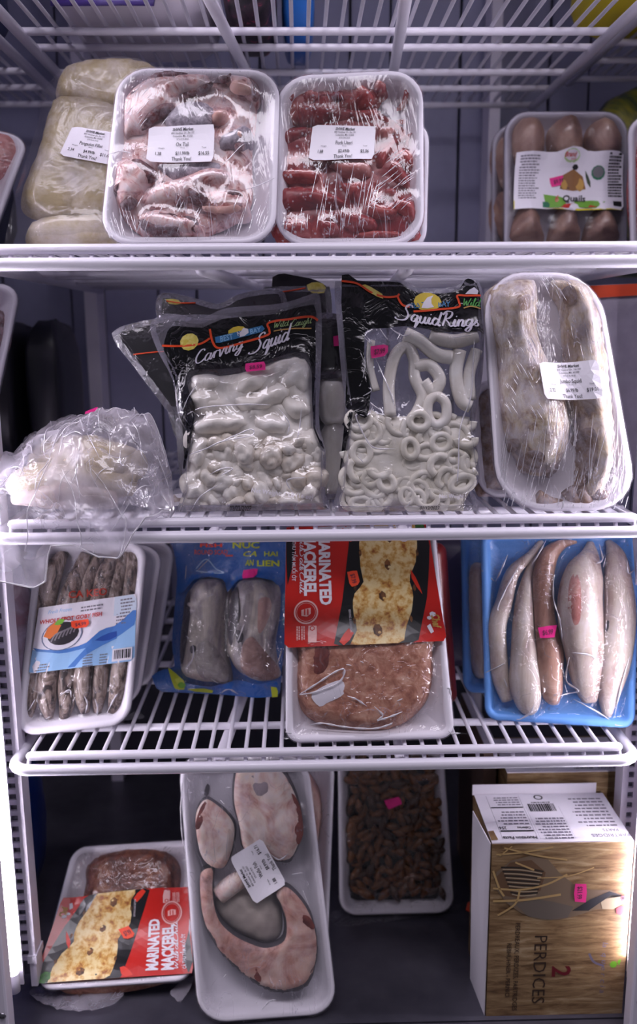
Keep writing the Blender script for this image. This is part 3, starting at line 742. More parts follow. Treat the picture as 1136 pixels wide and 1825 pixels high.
AP('ox_tail_piece', [(690, 105), (800, 88), (900, 115), (950, 175), (935, 265), (880, 260), (800, 225), (760, 190)], M_FAT, .022)
AP('ox_tail_piece', [(350, 400), (430, 280), (560, 245), (680, 290), (700, 400), (640, 470), (480, 480)], M_FROSTED, .021)
AP('ox_tail_piece', [(640, 350), (690, 305), (770, 320), (770, 380), (710, 420), (650, 400)], M_BONE, .026, .010)
AP('ox_tail_piece', [(690, 470), (780, 420), (850, 385), (910, 430), (890, 530), (810, 570), (700, 560)], M_FROSTED, .022)
AP('ox_tail_piece', [(60, 660), (130, 590), (210, 600), (330, 670), (350, 740), (290, 790), (240, 860), (140, 930), (70, 850)], M_FAT, .023)
AP('ox_tail_piece', [(300, 640), (480, 610), (700, 610), (740, 680), (600, 750), (420, 760)], M_FROSTED, .018)
AP('ox_tail_piece', [(210, 850), (330, 740), (470, 700), (660, 640), (800, 690), (760, 790), (620, 800), (540, 880), (400, 910), (270, 930)], M_FAT, .022)
AP('ox_tail_piece', [(200, 950), (330, 890), (480, 930), (590, 960), (610, 1070), (400, 1095), (250, 1050)], M_FAT, .024)
AP('ox_tail_piece', [(590, 810), (700, 780), (850, 800), (890, 940), (760, 950), (620, 900)], M_FAT, .021)
for pts, mt in (([(265, 120), (340, 80), (430, 72), (520, 85), (515, 115), (440, 140), (350, 150)], M_BEEF), ([(155, 230), (190, 190), (255, 180), (250, 230), (230, 310), (200, 340), (170, 300)], M_BEEF),
                ([(460, 200), (540, 190), (650, 135), (665, 160), (590, 215), (500, 235)], M_BEEF), ([(220, 400), (270, 320), (350, 265), (430, 270), (420, 320), (330, 370), (250, 430)], M_BEEF),
                ([(690, 110), (780, 88), (770, 130), (720, 150)], M_BEEF), ([(800, 90), (900, 120), (945, 180), (930, 260), (895, 235), (900, 170), (840, 125)], M_BEEF), ([(785, 130), (840, 125), (895, 170), (890, 215), (800, 210), (765, 175)], M_BONE),
                ([(170, 610), (230, 600), (320, 665), (340, 720), (280, 745), (210, 690)], M_BEEF), ([(70, 770), (110, 715), (135, 735), (90, 810)], M_BEEF), ([(105, 880), (150, 820), (220, 850), (170, 910)], M_BEEF),
                ([(350, 735), (400, 740), (500, 830), (520, 860), (440, 885), (420, 800)], M_BEEF), ([(490, 775), (560, 765), (640, 830), (600, 880), (540, 850)], M_BEEF), ([(725, 795), (800, 780), (850, 820), (770, 840)], M_BEEF),
                ([(215, 965), (330, 915), (460, 940), (480, 1040), (380, 1070), (270, 1040)], M_BEEF), ([(490, 940), (570, 960), (580, 1040), (500, 1030)], M_BEEF), ([(790, 430), (830, 415), (860, 470), (830, 500), (790, 480)], M_BONE), ([(795, 505), (850, 500), (850, 545), (800, 550)], M_BEEF), ([(600, 880), (740, 880), (850, 860), (800, 920), (640, 915)], M_BONE)):
    AP('muscle' if mt is M_BEEF else 'bone', pts, mt, .006, .007, .021, .0012)
P.membrane(70, .0008)
P.film(F_WRAP, skirt=.011)
P.store_label(A((282, 406), (676, 392), (667, 612), (265, 617)), 'Ox Tail', '1.38', '$11.99/lb', '$16.55', h=.03)
P.wrap_lines((20, 900, 230, 1000), 16, .25, (60, 140), 1, view=A); P.wrap_lines((820, 820, 1000, 950), 14, -.35, (60, 150), 2, view=A); P.wrap_lines((230, 830, 600, 1000), 14, -.5, (30, 80), 3, view=A); P.wrap_lines((180, 180, 420, 400), 10, -.9, (25, 60), 4, view=A)
P.creases([A(*p) for p in ([(860, 810), (940, 780), (1040, 735)], [(720, 670), (800, 590), (860, 540)], [(40, 600), (120, 580), (200, 600)])], r=.0005)

# pork
A = V(470, 100, 3.442)
P = Pack('pork_tray', 'white foam tray of red pork pieces, film wrapped, label $5.06', 'meat tray', stand_at(490, .062, TOP[1]), -.02, 17, 'film-wrapped meat trays')
P.quad(A((80, 125), (978, 82), (985, 1130), (70, 1130)), .022, base=.001)
P.tray(.022, .032)
PK = [M_PORK, M_PORK_D, M_PORK_L]
P.piece('pork_piece', A((85, 440), (300, 400), (600, 300), (740, 330), (900, 460), (945, 700), (950, 1000), (900, 1120), (100, 1125), (80, 800)), M_PORK_D, .012, .02, .003, lump=.004, step=.006)
P.piece('pork_piece', A((120, 300), (200, 170), (420, 120), (700, 130), (690, 320), (300, 400), (130, 400)), M_PORK, .010, .02, .003, lump=.004, step=.006)
for i, (c, H, pts) in enumerate((
    (1, .018, [(205, 300), (320, 265), (470, 300), (620, 310), (720, 290), (720, 340), (690, 400), (450, 405), (300, 420), (220, 410)]), (0, .020, [(545, 170), (620, 160), (685, 230), (670, 290), (560, 315), (515, 300), (560, 230)]),
    (0, .019, [(650, 140), (700, 122), (775, 165), (770, 205), (735, 240), (690, 230)]), (0, .018, [(795, 160), (880, 148), (918, 210), (890, 280), (815, 292), (850, 240), (840, 190)]),
    (0, .018, [(305, 140), (400, 122), (485, 170), (430, 195), (350, 168)]), (1, .019, [(220, 230), (290, 182), (370, 210), (505, 203), (475, 280), (370, 255), (280, 285)]),
    (1, .018, [(108, 270), (150, 180), (222, 155), (200, 260), (120, 320)]), (1, .017, [(95, 470), (170, 415), (290, 420), (290, 490), (180, 545), (95, 560)]),
    (2, .020, [(690, 440), (780, 410), (835, 450), (785, 505), (700, 535)]), (1, .022, [(680, 600), (780, 500), (925, 445), (905, 500), (800, 570), (740, 680), (690, 690)]),
    (0, .020, [(795, 575), (870, 545), (935, 590), (935, 700), (870, 695), (810, 640)]), (2, .018, [(200, 640), (280, 555), (400, 600), (375, 665)]),
    (0, .021, [(85, 690), (230, 670), (355, 700), (330, 780), (180, 795), (85, 765)]), (2, .021, [(375, 640), (560, 620), (665, 640), (672, 740), (520, 765), (430, 710)]),
    (1, .019, [(85, 800), (300, 788), (500, 860), (525, 940), (300, 945), (85, 955)]), (0, .022, [(430, 720), (520, 760), (600, 740), (625, 820), (560, 905), (500, 850)]),
    (0, .019, [(640, 790), (700, 735), (725, 790), (670, 815)]), (1, .020, [(695, 820), (790, 785), (845, 840), (765, 895)]), (0, .021, [(615, 860), (700, 885), (845, 930), (800, 1015), (650, 1000)]),
    (0, .023, [(780, 880), (935, 865), (945, 1025), (860, 1005)]), (1, .020, [(380, 960), (560, 935), (705, 990), (690, 1085), (500, 1065)]), (0, .020, [(75, 1005), (285, 985), (295, 1125), (95, 1130)]),
    (1, .022, [(320, 1005), (430, 995), (490, 1060), (370, 1115)]), (0, .019, [(560, 1070), (760, 1045), (905, 1090), (850, 1130), (560, 1130)]), (0, .022, [(785, 620), (860, 640), (918, 800), (830, 795), (750, 700)]),
    (0, .019, [(720, 345), (830, 400), (800, 420), (700, 400)]), (1, .018, [(480, 135), (575, 122), (570, 145), (490, 160)]), (0, .017, [(820, 355), (870, 345), (880, 375), (830, 380)]), (1, .017, [(300, 600), (420, 560), (560, 600), (400, 640)]), (2, .017, [(420, 420), (600, 410), (690, 470), (560, 600), (400, 560)]))):
    P.piece('pork_piece', A(*pts), PK[c], H, .012, .004, lump=.002)
P.membrane(90, .0008)
P.film(F_WRAP, skirt=.011)
P.store_label(A((302, 402), (692, 412), (678, 618), (275, 622)), 'Pork Uteri', '1.88', '$2.69/lb', '$5.06', h=.03)
P.wrap_lines((120, 900, 620, 1010), 26, -.12, (50, 110), 1, view=A); P.wrap_lines((330, 640, 720, 760), 12, -.2, (150, 330), 2, view=A); P.wrap_lines((720, 560, 930, 900), 26, -1.3, (30, 80), 3, view=A); P.wrap_lines((230, 140, 480, 240), 8, .3, (30, 60), 5, view=A)

# white fillets in a bag
A = V(0, 80, 2.84)
P = Pack('fillet_bag', 'clear bag of beige frozen white fish fillets leaning behind the ox tail tray', 'frozen fish', stand_at(8, .105, TOP[1]), .12, 22)
P.q = P.uv(A((215, 190), (820, 60), (780, 1010), (10, 1010)), .01)
edge = P.uv(A((8, 1000), (60, 760), (150, 480), (195, 330), (205, 200), (300, 110), (440, 60), (620, 38), (790, 90), (850, 200), (800, 1000)), .012)
lowv = edge[:, 1].min()
P.field(edge, .006)
P.drape_back = None
for pts, H in (([(275, 230), (300, 110), (370, 70), (560, 46), (720, 58), (810, 115), (800, 300), (560, 320), (360, 270)], .022), ([(100, 700), (190, 480), (240, 285), (330, 235), (600, 290), (740, 500), (690, 840), (300, 860), (115, 825)], .027), ([(140, 890), (300, 840), (640, 850), (720, 990), (600, 1003), (160, 1000)], .026)):
    P.piece('fillet', A(*pts), M_FILLET, H * .8, .018, .001, lump=.003, ls=40, step=.005)
P.membrane(60, .001, edge=.003, fold=.002)
P.film(film('fillet_bag_film', haze=.10, haze_col='d8d2d8', gloss=.7, rough=.15, scale=20, wrinkle=.35), 'bag_film', step=.006)
P.store_label(A((365, 402), (600, 440), (560, 600), (297, 550)), 'Pangasius Fillet', '2.34', '$4.99/lb', '$11.68', h=.03)

# tray behind the pork, tray of the next bay, quail packs
def far_tray(name, label, cat, px, xL, Y, lean, yaw, mat_c, surf, blobs, cmat, group=None, rim=.02, filmm=None, r=.022, base=.001):
    P = Pack(name, label, cat, stand_at(xL, Y, surf), yaw, lean, group)
    P.quad(px, rim, base=base); P.tray(rim, r, mat_c)
    for pts in blobs: P.piece('meat_piece', pts, cmat, .02, .02, .003, lump=.003)
    P.membrane(60, .0008); P.film(filmm or F_WRAP_FAR, skirt=.011, step=.006)
    return P
A = V(470, 100, 3.442)
far_tray('meat_tray', 'white foam tray edge standing behind the red pork tray', 'meat tray', A((560, 390), (1018, 395), (1000, 1130), (520, 1130)), 600, .13, 10, 0, None, TOP[1], [A((760, 500), (930, 520), (950, 1000), (760, 1000))], M_PORK, 'film-wrapped meat trays')
A = V(0, 80, 2.84)
far_tray('meat_tray', 'white foam tray of pale pink meat in the next bay beside the fillet bag', 'meat tray', A((-420, 350), (150, 470), (-30, 960), (-560, 900)), -150, .16, 30, .25, None, .80, [A((-300, 430), (0, 420), (120, 490), (0, 640), (-200, 700)), A((-330, 700), (-150, 700), (-120, 850), (-300, 850))], M_PORK_L, 'film-wrapped meat trays')
A = V(780, 150, 3.191)
def quail(name, label, px, xL, Y, birds, withlabel):
    P = Pack(name, label, 'poultry pack', stand_at(xL, Y, TOP[1]), 0, 8, 'packs of frozen quails')
    P.quad(px, .02, base=.001); P.tray(.016, .03, plain('smoke_tray', 'a39fac', .5))
    for pts in birds: P.piece('quail', pts, M_QUAIL, .036, .028, .002, lump=.004, ls=45, step=.006)
    P.membrane(50, .001); P.film(film('quail_film', haze=.12, haze_col='b6aeb6', gloss=.6, rough=.2, scale=26, wrinkle=.5), skirt=.011, step=.006)
    return P
quail('quail_tray', 'dim tray of frozen quails standing just behind the labelled quail pack', A((318, 225), (760, 180), (760, 890), (315, 890)), 880, .40, [A((340, 300), (560, 260), (600, 560), (360, 560)), A((340, 600), (600, 600), (600, 860), (350, 860))], False)
P = quail('quail_tray', 'film-wrapped tray of six quails with a white label and pink price sticker', A((388, 150), (1090, 150), (1085, 890), (385, 890)), 903, .345,
          [A((430, 250), (500, 160), (590, 165), (640, 260), (625, 390), (560, 450), (450, 420)), A((650, 250), (720, 150), (800, 150), (855, 250), (850, 380), (770, 440), (670, 390)), A((870, 250), (930, 165), (1020, 180), (1075, 280), (1060, 400), (960, 440), (880, 380)),
           A((400, 870), (440, 760), (520, 660), (590, 700), (630, 830), (620, 885), (420, 885)), A((650, 860), (690, 720), (760, 650), (820, 720), (845, 840), (830, 885), (660, 885)), A((855, 850), (890, 740), (960, 670), (1030, 730), (1070, 840), (1060, 885), (870, 885))], True)
L = P.patch(A((458, 378), (1075, 372), (1080, 705), (445, 698)), .0008, .036, stiff=60)
Y_, G_, GD, CY = M_YELLOW, M_GREEN, plain('dark_green_print', '1f6b4a', .45), plain('gold_print', 'c69a4a', .45)
L.poly([(0, 0), (.40, 0), (.46, -.05), (.52, -.075), (.60, -.06), (.66, -.01), (.7, 0), (1, 0), (1, 1), (.62, 1.0), (.52, 1.04), (.40, .98), (.28, 1), (0, 1)], M_LABEL, 0, 0, .01)
L.poly([(.27, .72), (.40, .75), (.55, .86), (.83, .80), (.83, .97), (.27, .97)], G_, 1, 0, .02); L.flat(.26, .86, .36, .97, GD, 2)
L.poly([(.35, .93), (.5, .90), (.74, .88), (.76, .95), (.5, .99), (.35, .985)], plain('red_arc', 'b8231a', .45), 2, 0, .02)
L.poly([(.28, .985), (.42, .985), (.52, 1.01), (.64, .985), (1, .985), (1, 1), (.64, 1.01), (.52, 1.05), (.42, 1.0), (.28, 1.0)], Y_, 3, 0, .02); L.flat(0, .84, .008, 1, Y_, 2)
L.ellipse(.515, .07, .075, .11, plain('pale_green', 'b9d39a', .5), 1); L.ellipse(.515, .06, .066, .085, M_WHITE, 2)
L.text('Brand', .50, .05, .07, M_RED, shear=.3, bold=.02, lay=4); L.text('quails', .53, .115, .035, M_RED, shear=.3, lay=4)
L.poly([(.42, .62), (.44, .38), (.50, .30), (.58, .28), (.64, .45), (.66, .62), (.54, .66)], plain('roast_brown', '8d6236', .5), 2, 3, .02)
L.ellipse(.555, .25, .03, .05, M_INK, 3); L.ellipse(.49, .50, .045, .13, plain('dark_roast', '4a2c1c', .5), 3); L.poly([(.65, .3), (.68, .4), (.71, .56), (.69, .6), (.66, .45)], plain('leaf_dark', '3c4a34', .5), 3, 2, .02)
L.ellipse(.46, .55, .03, .1, CY, 4); L.ellipse(.6, .55, .04, .12, CY, 4)
L.ellipse(.77, .34, .064, .125, GD, 2); L.ellipse(.77, .33, .052, .10, plain('grey_photo', '6b6a6e', .5), 3)
L.text('6', .39, .80, .12, M_RED, bold=.02, shear=.2, lay=5); L.text('Quails', .545, .80, .12, M_INK, bold=.02, shear=.15, lay=5, sx=.95)
L.greek(.04, .06, .235, 17, .045, M_INK_SOFT, 3); L.greek(.86, .08, .99, 14, .05, M_INK, 4, .6); L.flat(.86, .03, .98, .06, M_INK); L.flat(.86, .53, .99, .56, M_INK); L.flat(.9, .84, .98, .93, M_INK)
L.build('quail_label', P.root)
P.sticker(A((657, 515), (748, 493), (755, 548), (665, 566)), M_PINK, '$9.99', h=.038, off=.006)
far_tray('meat_tray', 'white foam tray with reddish meat cut off at the frame beside the quail pack', 'meat tray', A((1085, 190), (1500, 150), (1500, 890), (1100, 890)), 1126, .30, 8, 0, None, TOP[1], [A((1120, 400), (1300, 300), (1350, 850), (1130, 850))], M_PORK, 'film-wrapped meat trays')

# ================================================================== top shelf: things seen through the bars
def pillow(name, label, cat, lo, hi, mat, group=None, puff=.35, seedn=0, extra=None, mats2=None):
    cx, cy_, cz = (lo[0] + hi[0]) / 2, (lo[1] + hi[1]) / 2, lo[2]
    r = empty(name, Matrix.Translation((cx, cy_, cz)), label, cat, group)
    hx, hy, hz = (hi[0] - lo[0]) / 2, (hi[1] - lo[1]) / 2, hi[2] - lo[2]
    vs = []; fs = []; n, k = 24, 12
    for j in range(k + 1):
        b = -PI / 2 + PI * j / k
        for i in range(n):
            a = 2 * PI * i / n
            pw = lambda q, e: math.copysign(abs(q) ** e, q)
            x, y, z = pw(math.cos(b), .55) * pw(math.cos(a), puff), pw(math.cos(b), .55) * pw(math.sin(a), puff), pw(math.sin(b), .8)
            w = 1 + .05 * noise.noise((x * 2 + seedn, y * 2, z * 2))
            vs.append((x * hx * w, y * hy * w, max((z * .5 + .5) * hz * w, 0.0)))
    for j in range(k):
        for i in range(n): fs.append((j * n + i, j * n + (i + 1) % n, (j + 1) * n + (i + 1) % n, (j + 1) * n + i))
    o = mk('bag', vs, fs, mat, r)
    if extra: extra(r, hx, hy, hz)
    return r
M_BAGW = plain('white_bag_plastic', 'ddd6de', .4, bump=(40, .5)); M_PURPLE = plain('purple_print', '3b2a6e', .4)
def purple(r, hx, hy, hz):
    m = MB(); m.tube([(-hx * .85, -hy * .93, hz * .30), (0, -hy * .95, hz * .30), (hx * .35, -hy * .94, hz * .30)], .03, M_PURPLE, 10, flat=.2)
    m.build('printed_band', r, True)
T0 = SHELF[0] + .0197
pillow('grain_bag', 'white bag with a purple print lying on the topmost wire shelf', 'bag', (-.292, .20, T0), (-.115, .42, T0 + .09), M_BAGW, extra=purple)
pillow('snack_bag', 'dark bag with magenta specks standing next to the white and purple bag', 'bag', (-.105, .20, T0), (-.045, .40, T0 + .12), organic('dark_bag', [(.4, '17141c'), (.58, '3a2733'), (.64, '8a2f4a')], 60), seedn=4)
pillow('freezer_bag', 'bright blue bag by the middle of the topmost wire shelf', 'bag', (-.04, .30, T0), (.0, .42, T0 + .12), M_BLUEP, seedn=9)
pillow('freezer_bag', 'deep blue bag in the next bay at the upper edge beside the beige fillets', 'bag', (-.58, .16, 1.07), (-.37, .40, 1.2), plain('deep_blue_bag', '16264f', .35, bump=(50, .4)), seedn=12)
pillow('freezer_bag', 'dark navy sack standing in the next bay behind the beige fillet bag', 'bag', (-.62, .25, .81), (-.40, .46, 1.0), plain('navy_bag', '1a2036', .4, bump=(50, .4)), seedn=13)
pillow('yellow_bag', 'yellow bag in the next bay above the quail pack', 'bag', (.335, .28, 1.1035), (.52, .46, 1.24), plain('yellow_bag_plastic', 'c8b41e', .4, bump=(50, .4)), seedn=15)
pillow('vegetable_bag', 'dark green bag with a yellow lower corner behind the bars above the quail pack', 'bag', (.385, .42, .81), (.62, .57, 1.07), organic('green_bag', [(.35, '2a2a2c'), (.5, '3c4a2e'), (.58, '8f8a24'), (.66, '4b4a44')], 14), seedn=18)
# ================================================================== row 2: squid pouches
def pouch(name, label, outline, prnt, xL, Y, lean, yaw, h=.014, ftop=None):
    P = Pack(name, label, 'frozen squid', stand_at(xL, Y, TOP[2]), yaw, lean, 'black and clear squid pouches')
    o = smooth(P.uv(outline, .006), 3)
    o[:, 1] = np.minimum(np.maximum(o[:, 1], .0005), (SHELF[1] - .007 - TOP[2]) / math.cos(math.radians(lean)))
    P.field(o, .002); P.prnt = P.uv(prnt, h) if prnt else None
    return P
def back_sheet(P, mat, z=.0008, step=.012):
    v, f = fill(P.out, step); return mk('back_film', np.stack([v[:, 0], np.full(len(v), -z), v[:, 1]], 1), f, mat, P.root)
t = NT('black_pouch_print')
nz_ = t.math('ABSOLUTE', t.math('SUBTRACT', t.noise(t.coords(), 30, 3, .5, 1.2), .5))
b = t.n('ShaderNodeBsdfPrincipled', Base_Color=C('0e0e12'), Roughness=.16, Normal=t.bump(t.math('POWER', nz_, .7), .55, .006)); M_BLKFILM = t.done(b.outputs[0])
M_SQUID_B = organic('squid_flesh_beige', [(.3, 'c9bcae'), (.55, 'dfd7cc'), (.75, 'eae5e0')], 60, dist=1.0, rough=.42, bump=.4)
M_ORLINE = plain('orange_line', 'd9481c', .4); M_SILV = plain('silver_ink', 'c9c5d2', .4); M_LEMON = organic('lemon_print', [(.35, 'c9b53a'), (.6, 'ddd27a')], 160)
M_LOGO = plain('logo_blue', '2f6f9e', .4); M_LOGOY = plain('logo_yellow', 'd8c044', .4); M_WILD = plain('wild_green', '8aa46a', .45)
def rand_in(poly, n, mind, seed):
    r = random.Random(seed); out = []; lo, hi = poly.min(0), poly.max(0); tries = 0
    while len(out) < n and tries < 6000:
        tries += 1; p = np.array((r.uniform(lo[0], hi[0]), r.uniform(lo[1], hi[1])))
        if sdist(poly, p[None])[0] > mind * .55 and all(np.hypot(*(p - q)) > mind for q in out): out.append(p)
    return out
def brand_panel(P, corners, square, h):
    """the printed logo: orange rule, blue name plate with a yellow sun and heron, the words on it"""
    L = P.patch(corners, .0006, h)
    return L

# carving squid, front pouch
A = V(190, 470, 2.705)
CARV = A((205, 300), (262, 242), (340, 238), (450, 262), (560, 212), (700, 198), (800, 192), (900, 172), (1000, 138), (1030, 150), (1040, 300), (1035, 500), (1025, 760), (1058, 900), (1055, 1100), (1062, 1245), (700, 1255), (350, 1250), (372, 1090), (362, 985), (395, 830), (345, 740), (318, 560), (250, 430))
P = pouch('squid_pouch', 'clear and black pouch of carving squid with a pink $8.59 sticker', CARV, None, 325, .047, 13, .03)
back_sheet(P, F_EDGE)
win = P.uv(A((380, 530), (490, 508), (640, 496), (820, 450), (968, 425), (985, 600), (1000, 800), (1040, 900), (1045, 1200), (385, 1215), (380, 990), (410, 850), (430, 700), (400, 640)), .012)
big = [A((385, 640), (430, 600), (520, 600), (560, 680), (480, 740), (400, 700)), A((590, 560), (660, 510), (760, 500), (800, 560), (700, 640), (610, 640)), A((800, 520), (880, 470), (975, 470), (990, 600), (900, 640), (820, 600)), A((600, 640), (720, 600), (830, 560), (900, 620), (820, 700), (660, 720)), A((830, 650), (900, 600), (960, 620), (1000, 700), (940, 760), (850, 740)), A((400, 760), (520, 700), (640, 720), (700, 780), (560, 830), (420, 830)), A((400, 540), (470, 515), (560, 540), (540, 600), (440, 610)), A((700, 740), (800, 710), (900, 760), (860, 830), (740, 830)), A((385, 880), (450, 820), (520, 860), (470, 960), (390, 960)), A((920, 800), (1010, 790), (1050, 880), (1000, 960), (930, 920))]
P.piece('squid_piece', A((400, 560), (640, 520), (960, 450), (1000, 800), (1020, 900), (400, 900), (420, 700)), M_SQUID, .014, .016, .001, lump=.008, ls=70, step=.005)
for b_ in big: P.piece('squid_piece', b_, M_SQUID, random.uniform(.018, .025), .016, .001, lump=.006, ls=75, step=.0036)
low = P.uv(A((385, 850), (1045, 830), (1050, 1225), (375, 1225)), .012)
P.piece('squid_piece', low, M_SQUID, .015, .016, .001, uv=True, k=0, step=.006, lump=.004)
for i, c in enumerate(rand_in(low, 84, .0105, 5)):
    r = random.Random(i); n = 8; s_ = r.uniform(.009, .017); st = r.uniform(.6, 1.0); a0 = r.uniform(0, PI)
    pts = [(c[0] + s_ * (1 + r.uniform(-.3, .3)) * math.cos(a) * math.cos(a0) - s_ * st * math.sin(a) * math.sin(a0), c[1] + s_ * math.cos(a) * math.sin(a0) + s_ * st * (1 + r.uniform(-.3, .3)) * math.sin(a) * math.cos(a0)) for a in [2 * PI * k / n for k in range(n)]]
    pts = [(x, max(y, .002)) for x, y in pts]
    P.piece('squid_piece', pts, (M_SQUID, M_SQUID_B)[i % 3 == 0], r.uniform(.014, .028), .009, .002, uv=True, step=.003, k=3, lump=.0045, ls=170)
P.membrane(26, .001, edge=.002, floor=.003, fold=.0022, fs=55)
outer = P.uv(A((290, 318), (330, 290), (460, 300), (560, 255), (800, 235), (1000, 185), (1008, 300), (1012, 500), (1008, 800), (1040, 860), (1050, 900), (1000, 810), (990, 600), (972, 424), (820, 448), (640, 494), (480, 506), (385, 525), (405, 640), (432, 700), (412, 840), (375, 990), (366, 960), (392, 830), (350, 735), (322, 550), (270, 420)), .012)
P.drape('printed_film', outer, M_BLKFILM, off=.0006, step=.0035, k=2)
L = P.patch(A((275, 290), (1020, 150), (1010, 470), (300, 560)), .0010, .014, stiff=3)
def st(*p):  # picture points of the zoomed view -> patch (s, t)
    q = P.uv(A(*p), .014); out = []
    for u_ in q:
        s_, t_ = .5, .5
        for _ in range(8):
            e = L.uv([s_], [t_])[0]; J1 = (L.uv([s_ + 1e-3], [t_])[0] - e) / 1e-3; J2 = (L.uv([s_], [t_ + 1e-3])[0] - e) / 1e-3
            d_ = np.linalg.solve(np.stack([J1, J2], 1), u_ - e); s_ += d_[0]; t_ += d_[1]
        out.append((s_, t_))
    return out
L.line(st((262, 385), (330, 388), (440, 380), (495, 350)), .0022, M_ORLINE); L.line(st((495, 305), (510, 370), (545, 398), (660, 370), (775, 335), (785, 310), (783, 275), (900, 255), (985, 245), (1022, 262)), .0022, M_ORLINE)
L.ellipse(*st((395, 368))[0], .062, .15, M_LEMON, 2)
L.poly(st((520, 345), (760, 285), (765, 315), (525, 378)), M_LOGO, 2, 0, .006); L.ellipse(*st((628, 318))[0], .065, .09, M_LOGOY, 1); L.poly(st((640, 345), (655, 300), (690, 310), (672, 335)), M_WHITE, 3, 2, .006)
a, b_ = st((578, 350))[0]; mtx = plain('logo_letter', '8fc3e6', .4)
L2 = P.patch(A((520, 338), (765, 282), (768, 318), (526, 382)), .0018, .014); L2.text('BEST', .22, .52, .62, mtx, bold=.02); L2.text('N', .47, .4, .5, M_WHITE, bold=.02, shear=-.2); L2.text('BAY', .80, .52, .6, mtx, bold=.02); L2.build('lettering', P.root)
a, b_ = st((422, 478))[0]; L.script('Carving', a, b_, .0068, M_SILV, total=.050, rise=.20)
a, b_ = st((700, 425))[0]; L.script('Squid', a, b_, .0080, M_SILV, total=.038, rise=.22)
a, b_ = st((806, 303))[0]; L.script('Wild', a, b_, .0034, M_WILD, total=.015, rise=.05); a, b_ = st((890, 296))[0]; L.script('Caught', a, b_, .0034, M_WILD, total=.021, rise=.03)
L.line(st((806, 316), (880, 305), (990, 302)), .0012, plain('underline', 'b48a4a', .5))
L.build('printing', P.root)
L = P.patch(A((700, 1075), (1000, 1110), (995, 1145), (695, 1110)), .0006, .02); L.text('Net Weight: 1 LB (16 oz)', .5, .5, .62, M_WHITE, width=.98, bold=.012); L.build('lettering', P.root)
L = P.patch(A((595, 1168), (705, 1168), (705, 1194), (595, 1194)), .0008, .004); L.text('02/22/2027', .5, .5, .8, M_INK, width=.95, shear=.2, bold=.01); L.build('lettering', P.root)
P.film(F_BAG, 'pouch_film', step=.003, off=.0002)
P.sticker(A((670, 476), (768, 468), (766, 518), (667, 526)), M_PINK, '$8.59', h=.016, off=.0012)
# seal band round the edge
def seal(P, w=.006):
    o = resample(P.out, .006); c = o.mean(0); n = len(o)
    t = np.roll(o, -1, 0) - np.roll(o, 1, 0); t /= np.linalg.norm(t, axis=1)[:, None]; nr = np.stack([-t[:, 1], t[:, 0]], 1)
    if sdist(o, (o + nr * .002))[0] < 0: nr = -nr
    i_ = o + nr * w; vs = [(p[0], -.0026, p[1]) for p in o] + [(p[0], -float(P.ht(p)[0]) - .0007, p[1]) for p in i_]
    f = [(i, (i + 1) % n, n + (i + 1) % n, n + i) for i in range(n)]
    return mk('seal', vs, f, F_EDGE, P.root)
seal(P)
P.creases([A(*p) for p in ([(340, 738), (390, 650), (440, 575)], [(340, 738), (430, 705), (520, 690), (640, 682), (790, 684)], [(395, 925), (470, 900), (600, 840), (695, 800), (700, 830), (560, 860), (480, 900)], [(500, 1020), (560, 990), (610, 990), (540, 1030)], [(960, 1035), (870, 1045), (900, 1110)], [(940, 700), (930, 800), (918, 850)], [(830, 700), (880, 770), (870, 830)], [(380, 1230), (460, 1120), (560, 1060)], [(350, 480), (390, 480), (370, 530)], [(420, 780), (440, 760)], [(1040, 900), (1048, 960)], [(920, 1150), (900, 1230)])])

# pouches behind it
def back_pouch(label, outline, black, lines, xL, Y, lean, yaw, lemon=None, pink=None, squid=None):
    P = pouch('squid_pouch', label, outline, None, xL, Y, lean, yaw)
    if squid:
        for s_ in squid: P.piece('squid_piece', s_, M_SQUID, .02, .014, .001, lump=.003, step=.006)
    P.membrane(20, .002, edge=.002, floor=.006, fold=.003, fs=50)
    back_sheet(P, M_BLACKP)
    P.drape('printed_film', P.uv(black, .006), M_BLACKP, off=-.0003, step=.007)
    L = P.patch(outline[:1] + outline[3:4] + outline[6:7] + outline[-2:-1], .0003, .006)
    m = MB()
    for ln in lines:
        q = smooth(P.uv(ln, .006), 4, False); h_ = P.ht(q) + .0005
        v, f = tube_geo(np.stack([q[:, 0], -h_, q[:, 1]], 1), .0012, 6, flat=.3); m.add(v, f, M_ORLINE)
    if lines: m.build('printed_line', P.root, True)
    if lemon: P.drape('lemon_print', P.uv(lemon, .006), M_LEMON, off=.0004, step=.006, k=3)
    P.film(F_BAG, 'pouch_film', step=.006, off=.0003); seal(P, .007)
    if pink: P.sticker(pink, M_PINK, None, h=.008)
    return P
back_pouch('black squid pouch skewed out behind the carving squid pouch beside the milky bag', A((22, 332), (180, 270), (420, 240), (700, 260), (860, 300), (860, 800), (700, 1100), (500, 1100), (360, 1050), (330, 740), (300, 720), (240, 640), (120, 480)),
           A((92, 345), (190, 305), (420, 280), (700, 290), (800, 330), (800, 800), (600, 1000), (400, 900), (300, 655), (170, 480)), [A((130, 438), (220, 428), (330, 420))], 315, .078, 14, .05)
back_pouch('black squid pouch with a wavy grey seal peeking over the carving squid pouch', A((235, 225), (260, 135), (420, 160), (540, 190), (640, 140), (800, 115), (860, 140), (880, 300), (860, 800), (400, 900), (280, 640), (262, 340)),
           A((262, 200), (285, 140), (430, 175), (545, 200), (760, 135), (820, 160), (830, 400), (600, 700), (330, 600)), [A((290, 180), (360, 190), (430, 188))], 330, .118, 12, .03, lemon=A((285, 172), (340, 172), (365, 192), (310, 198)))
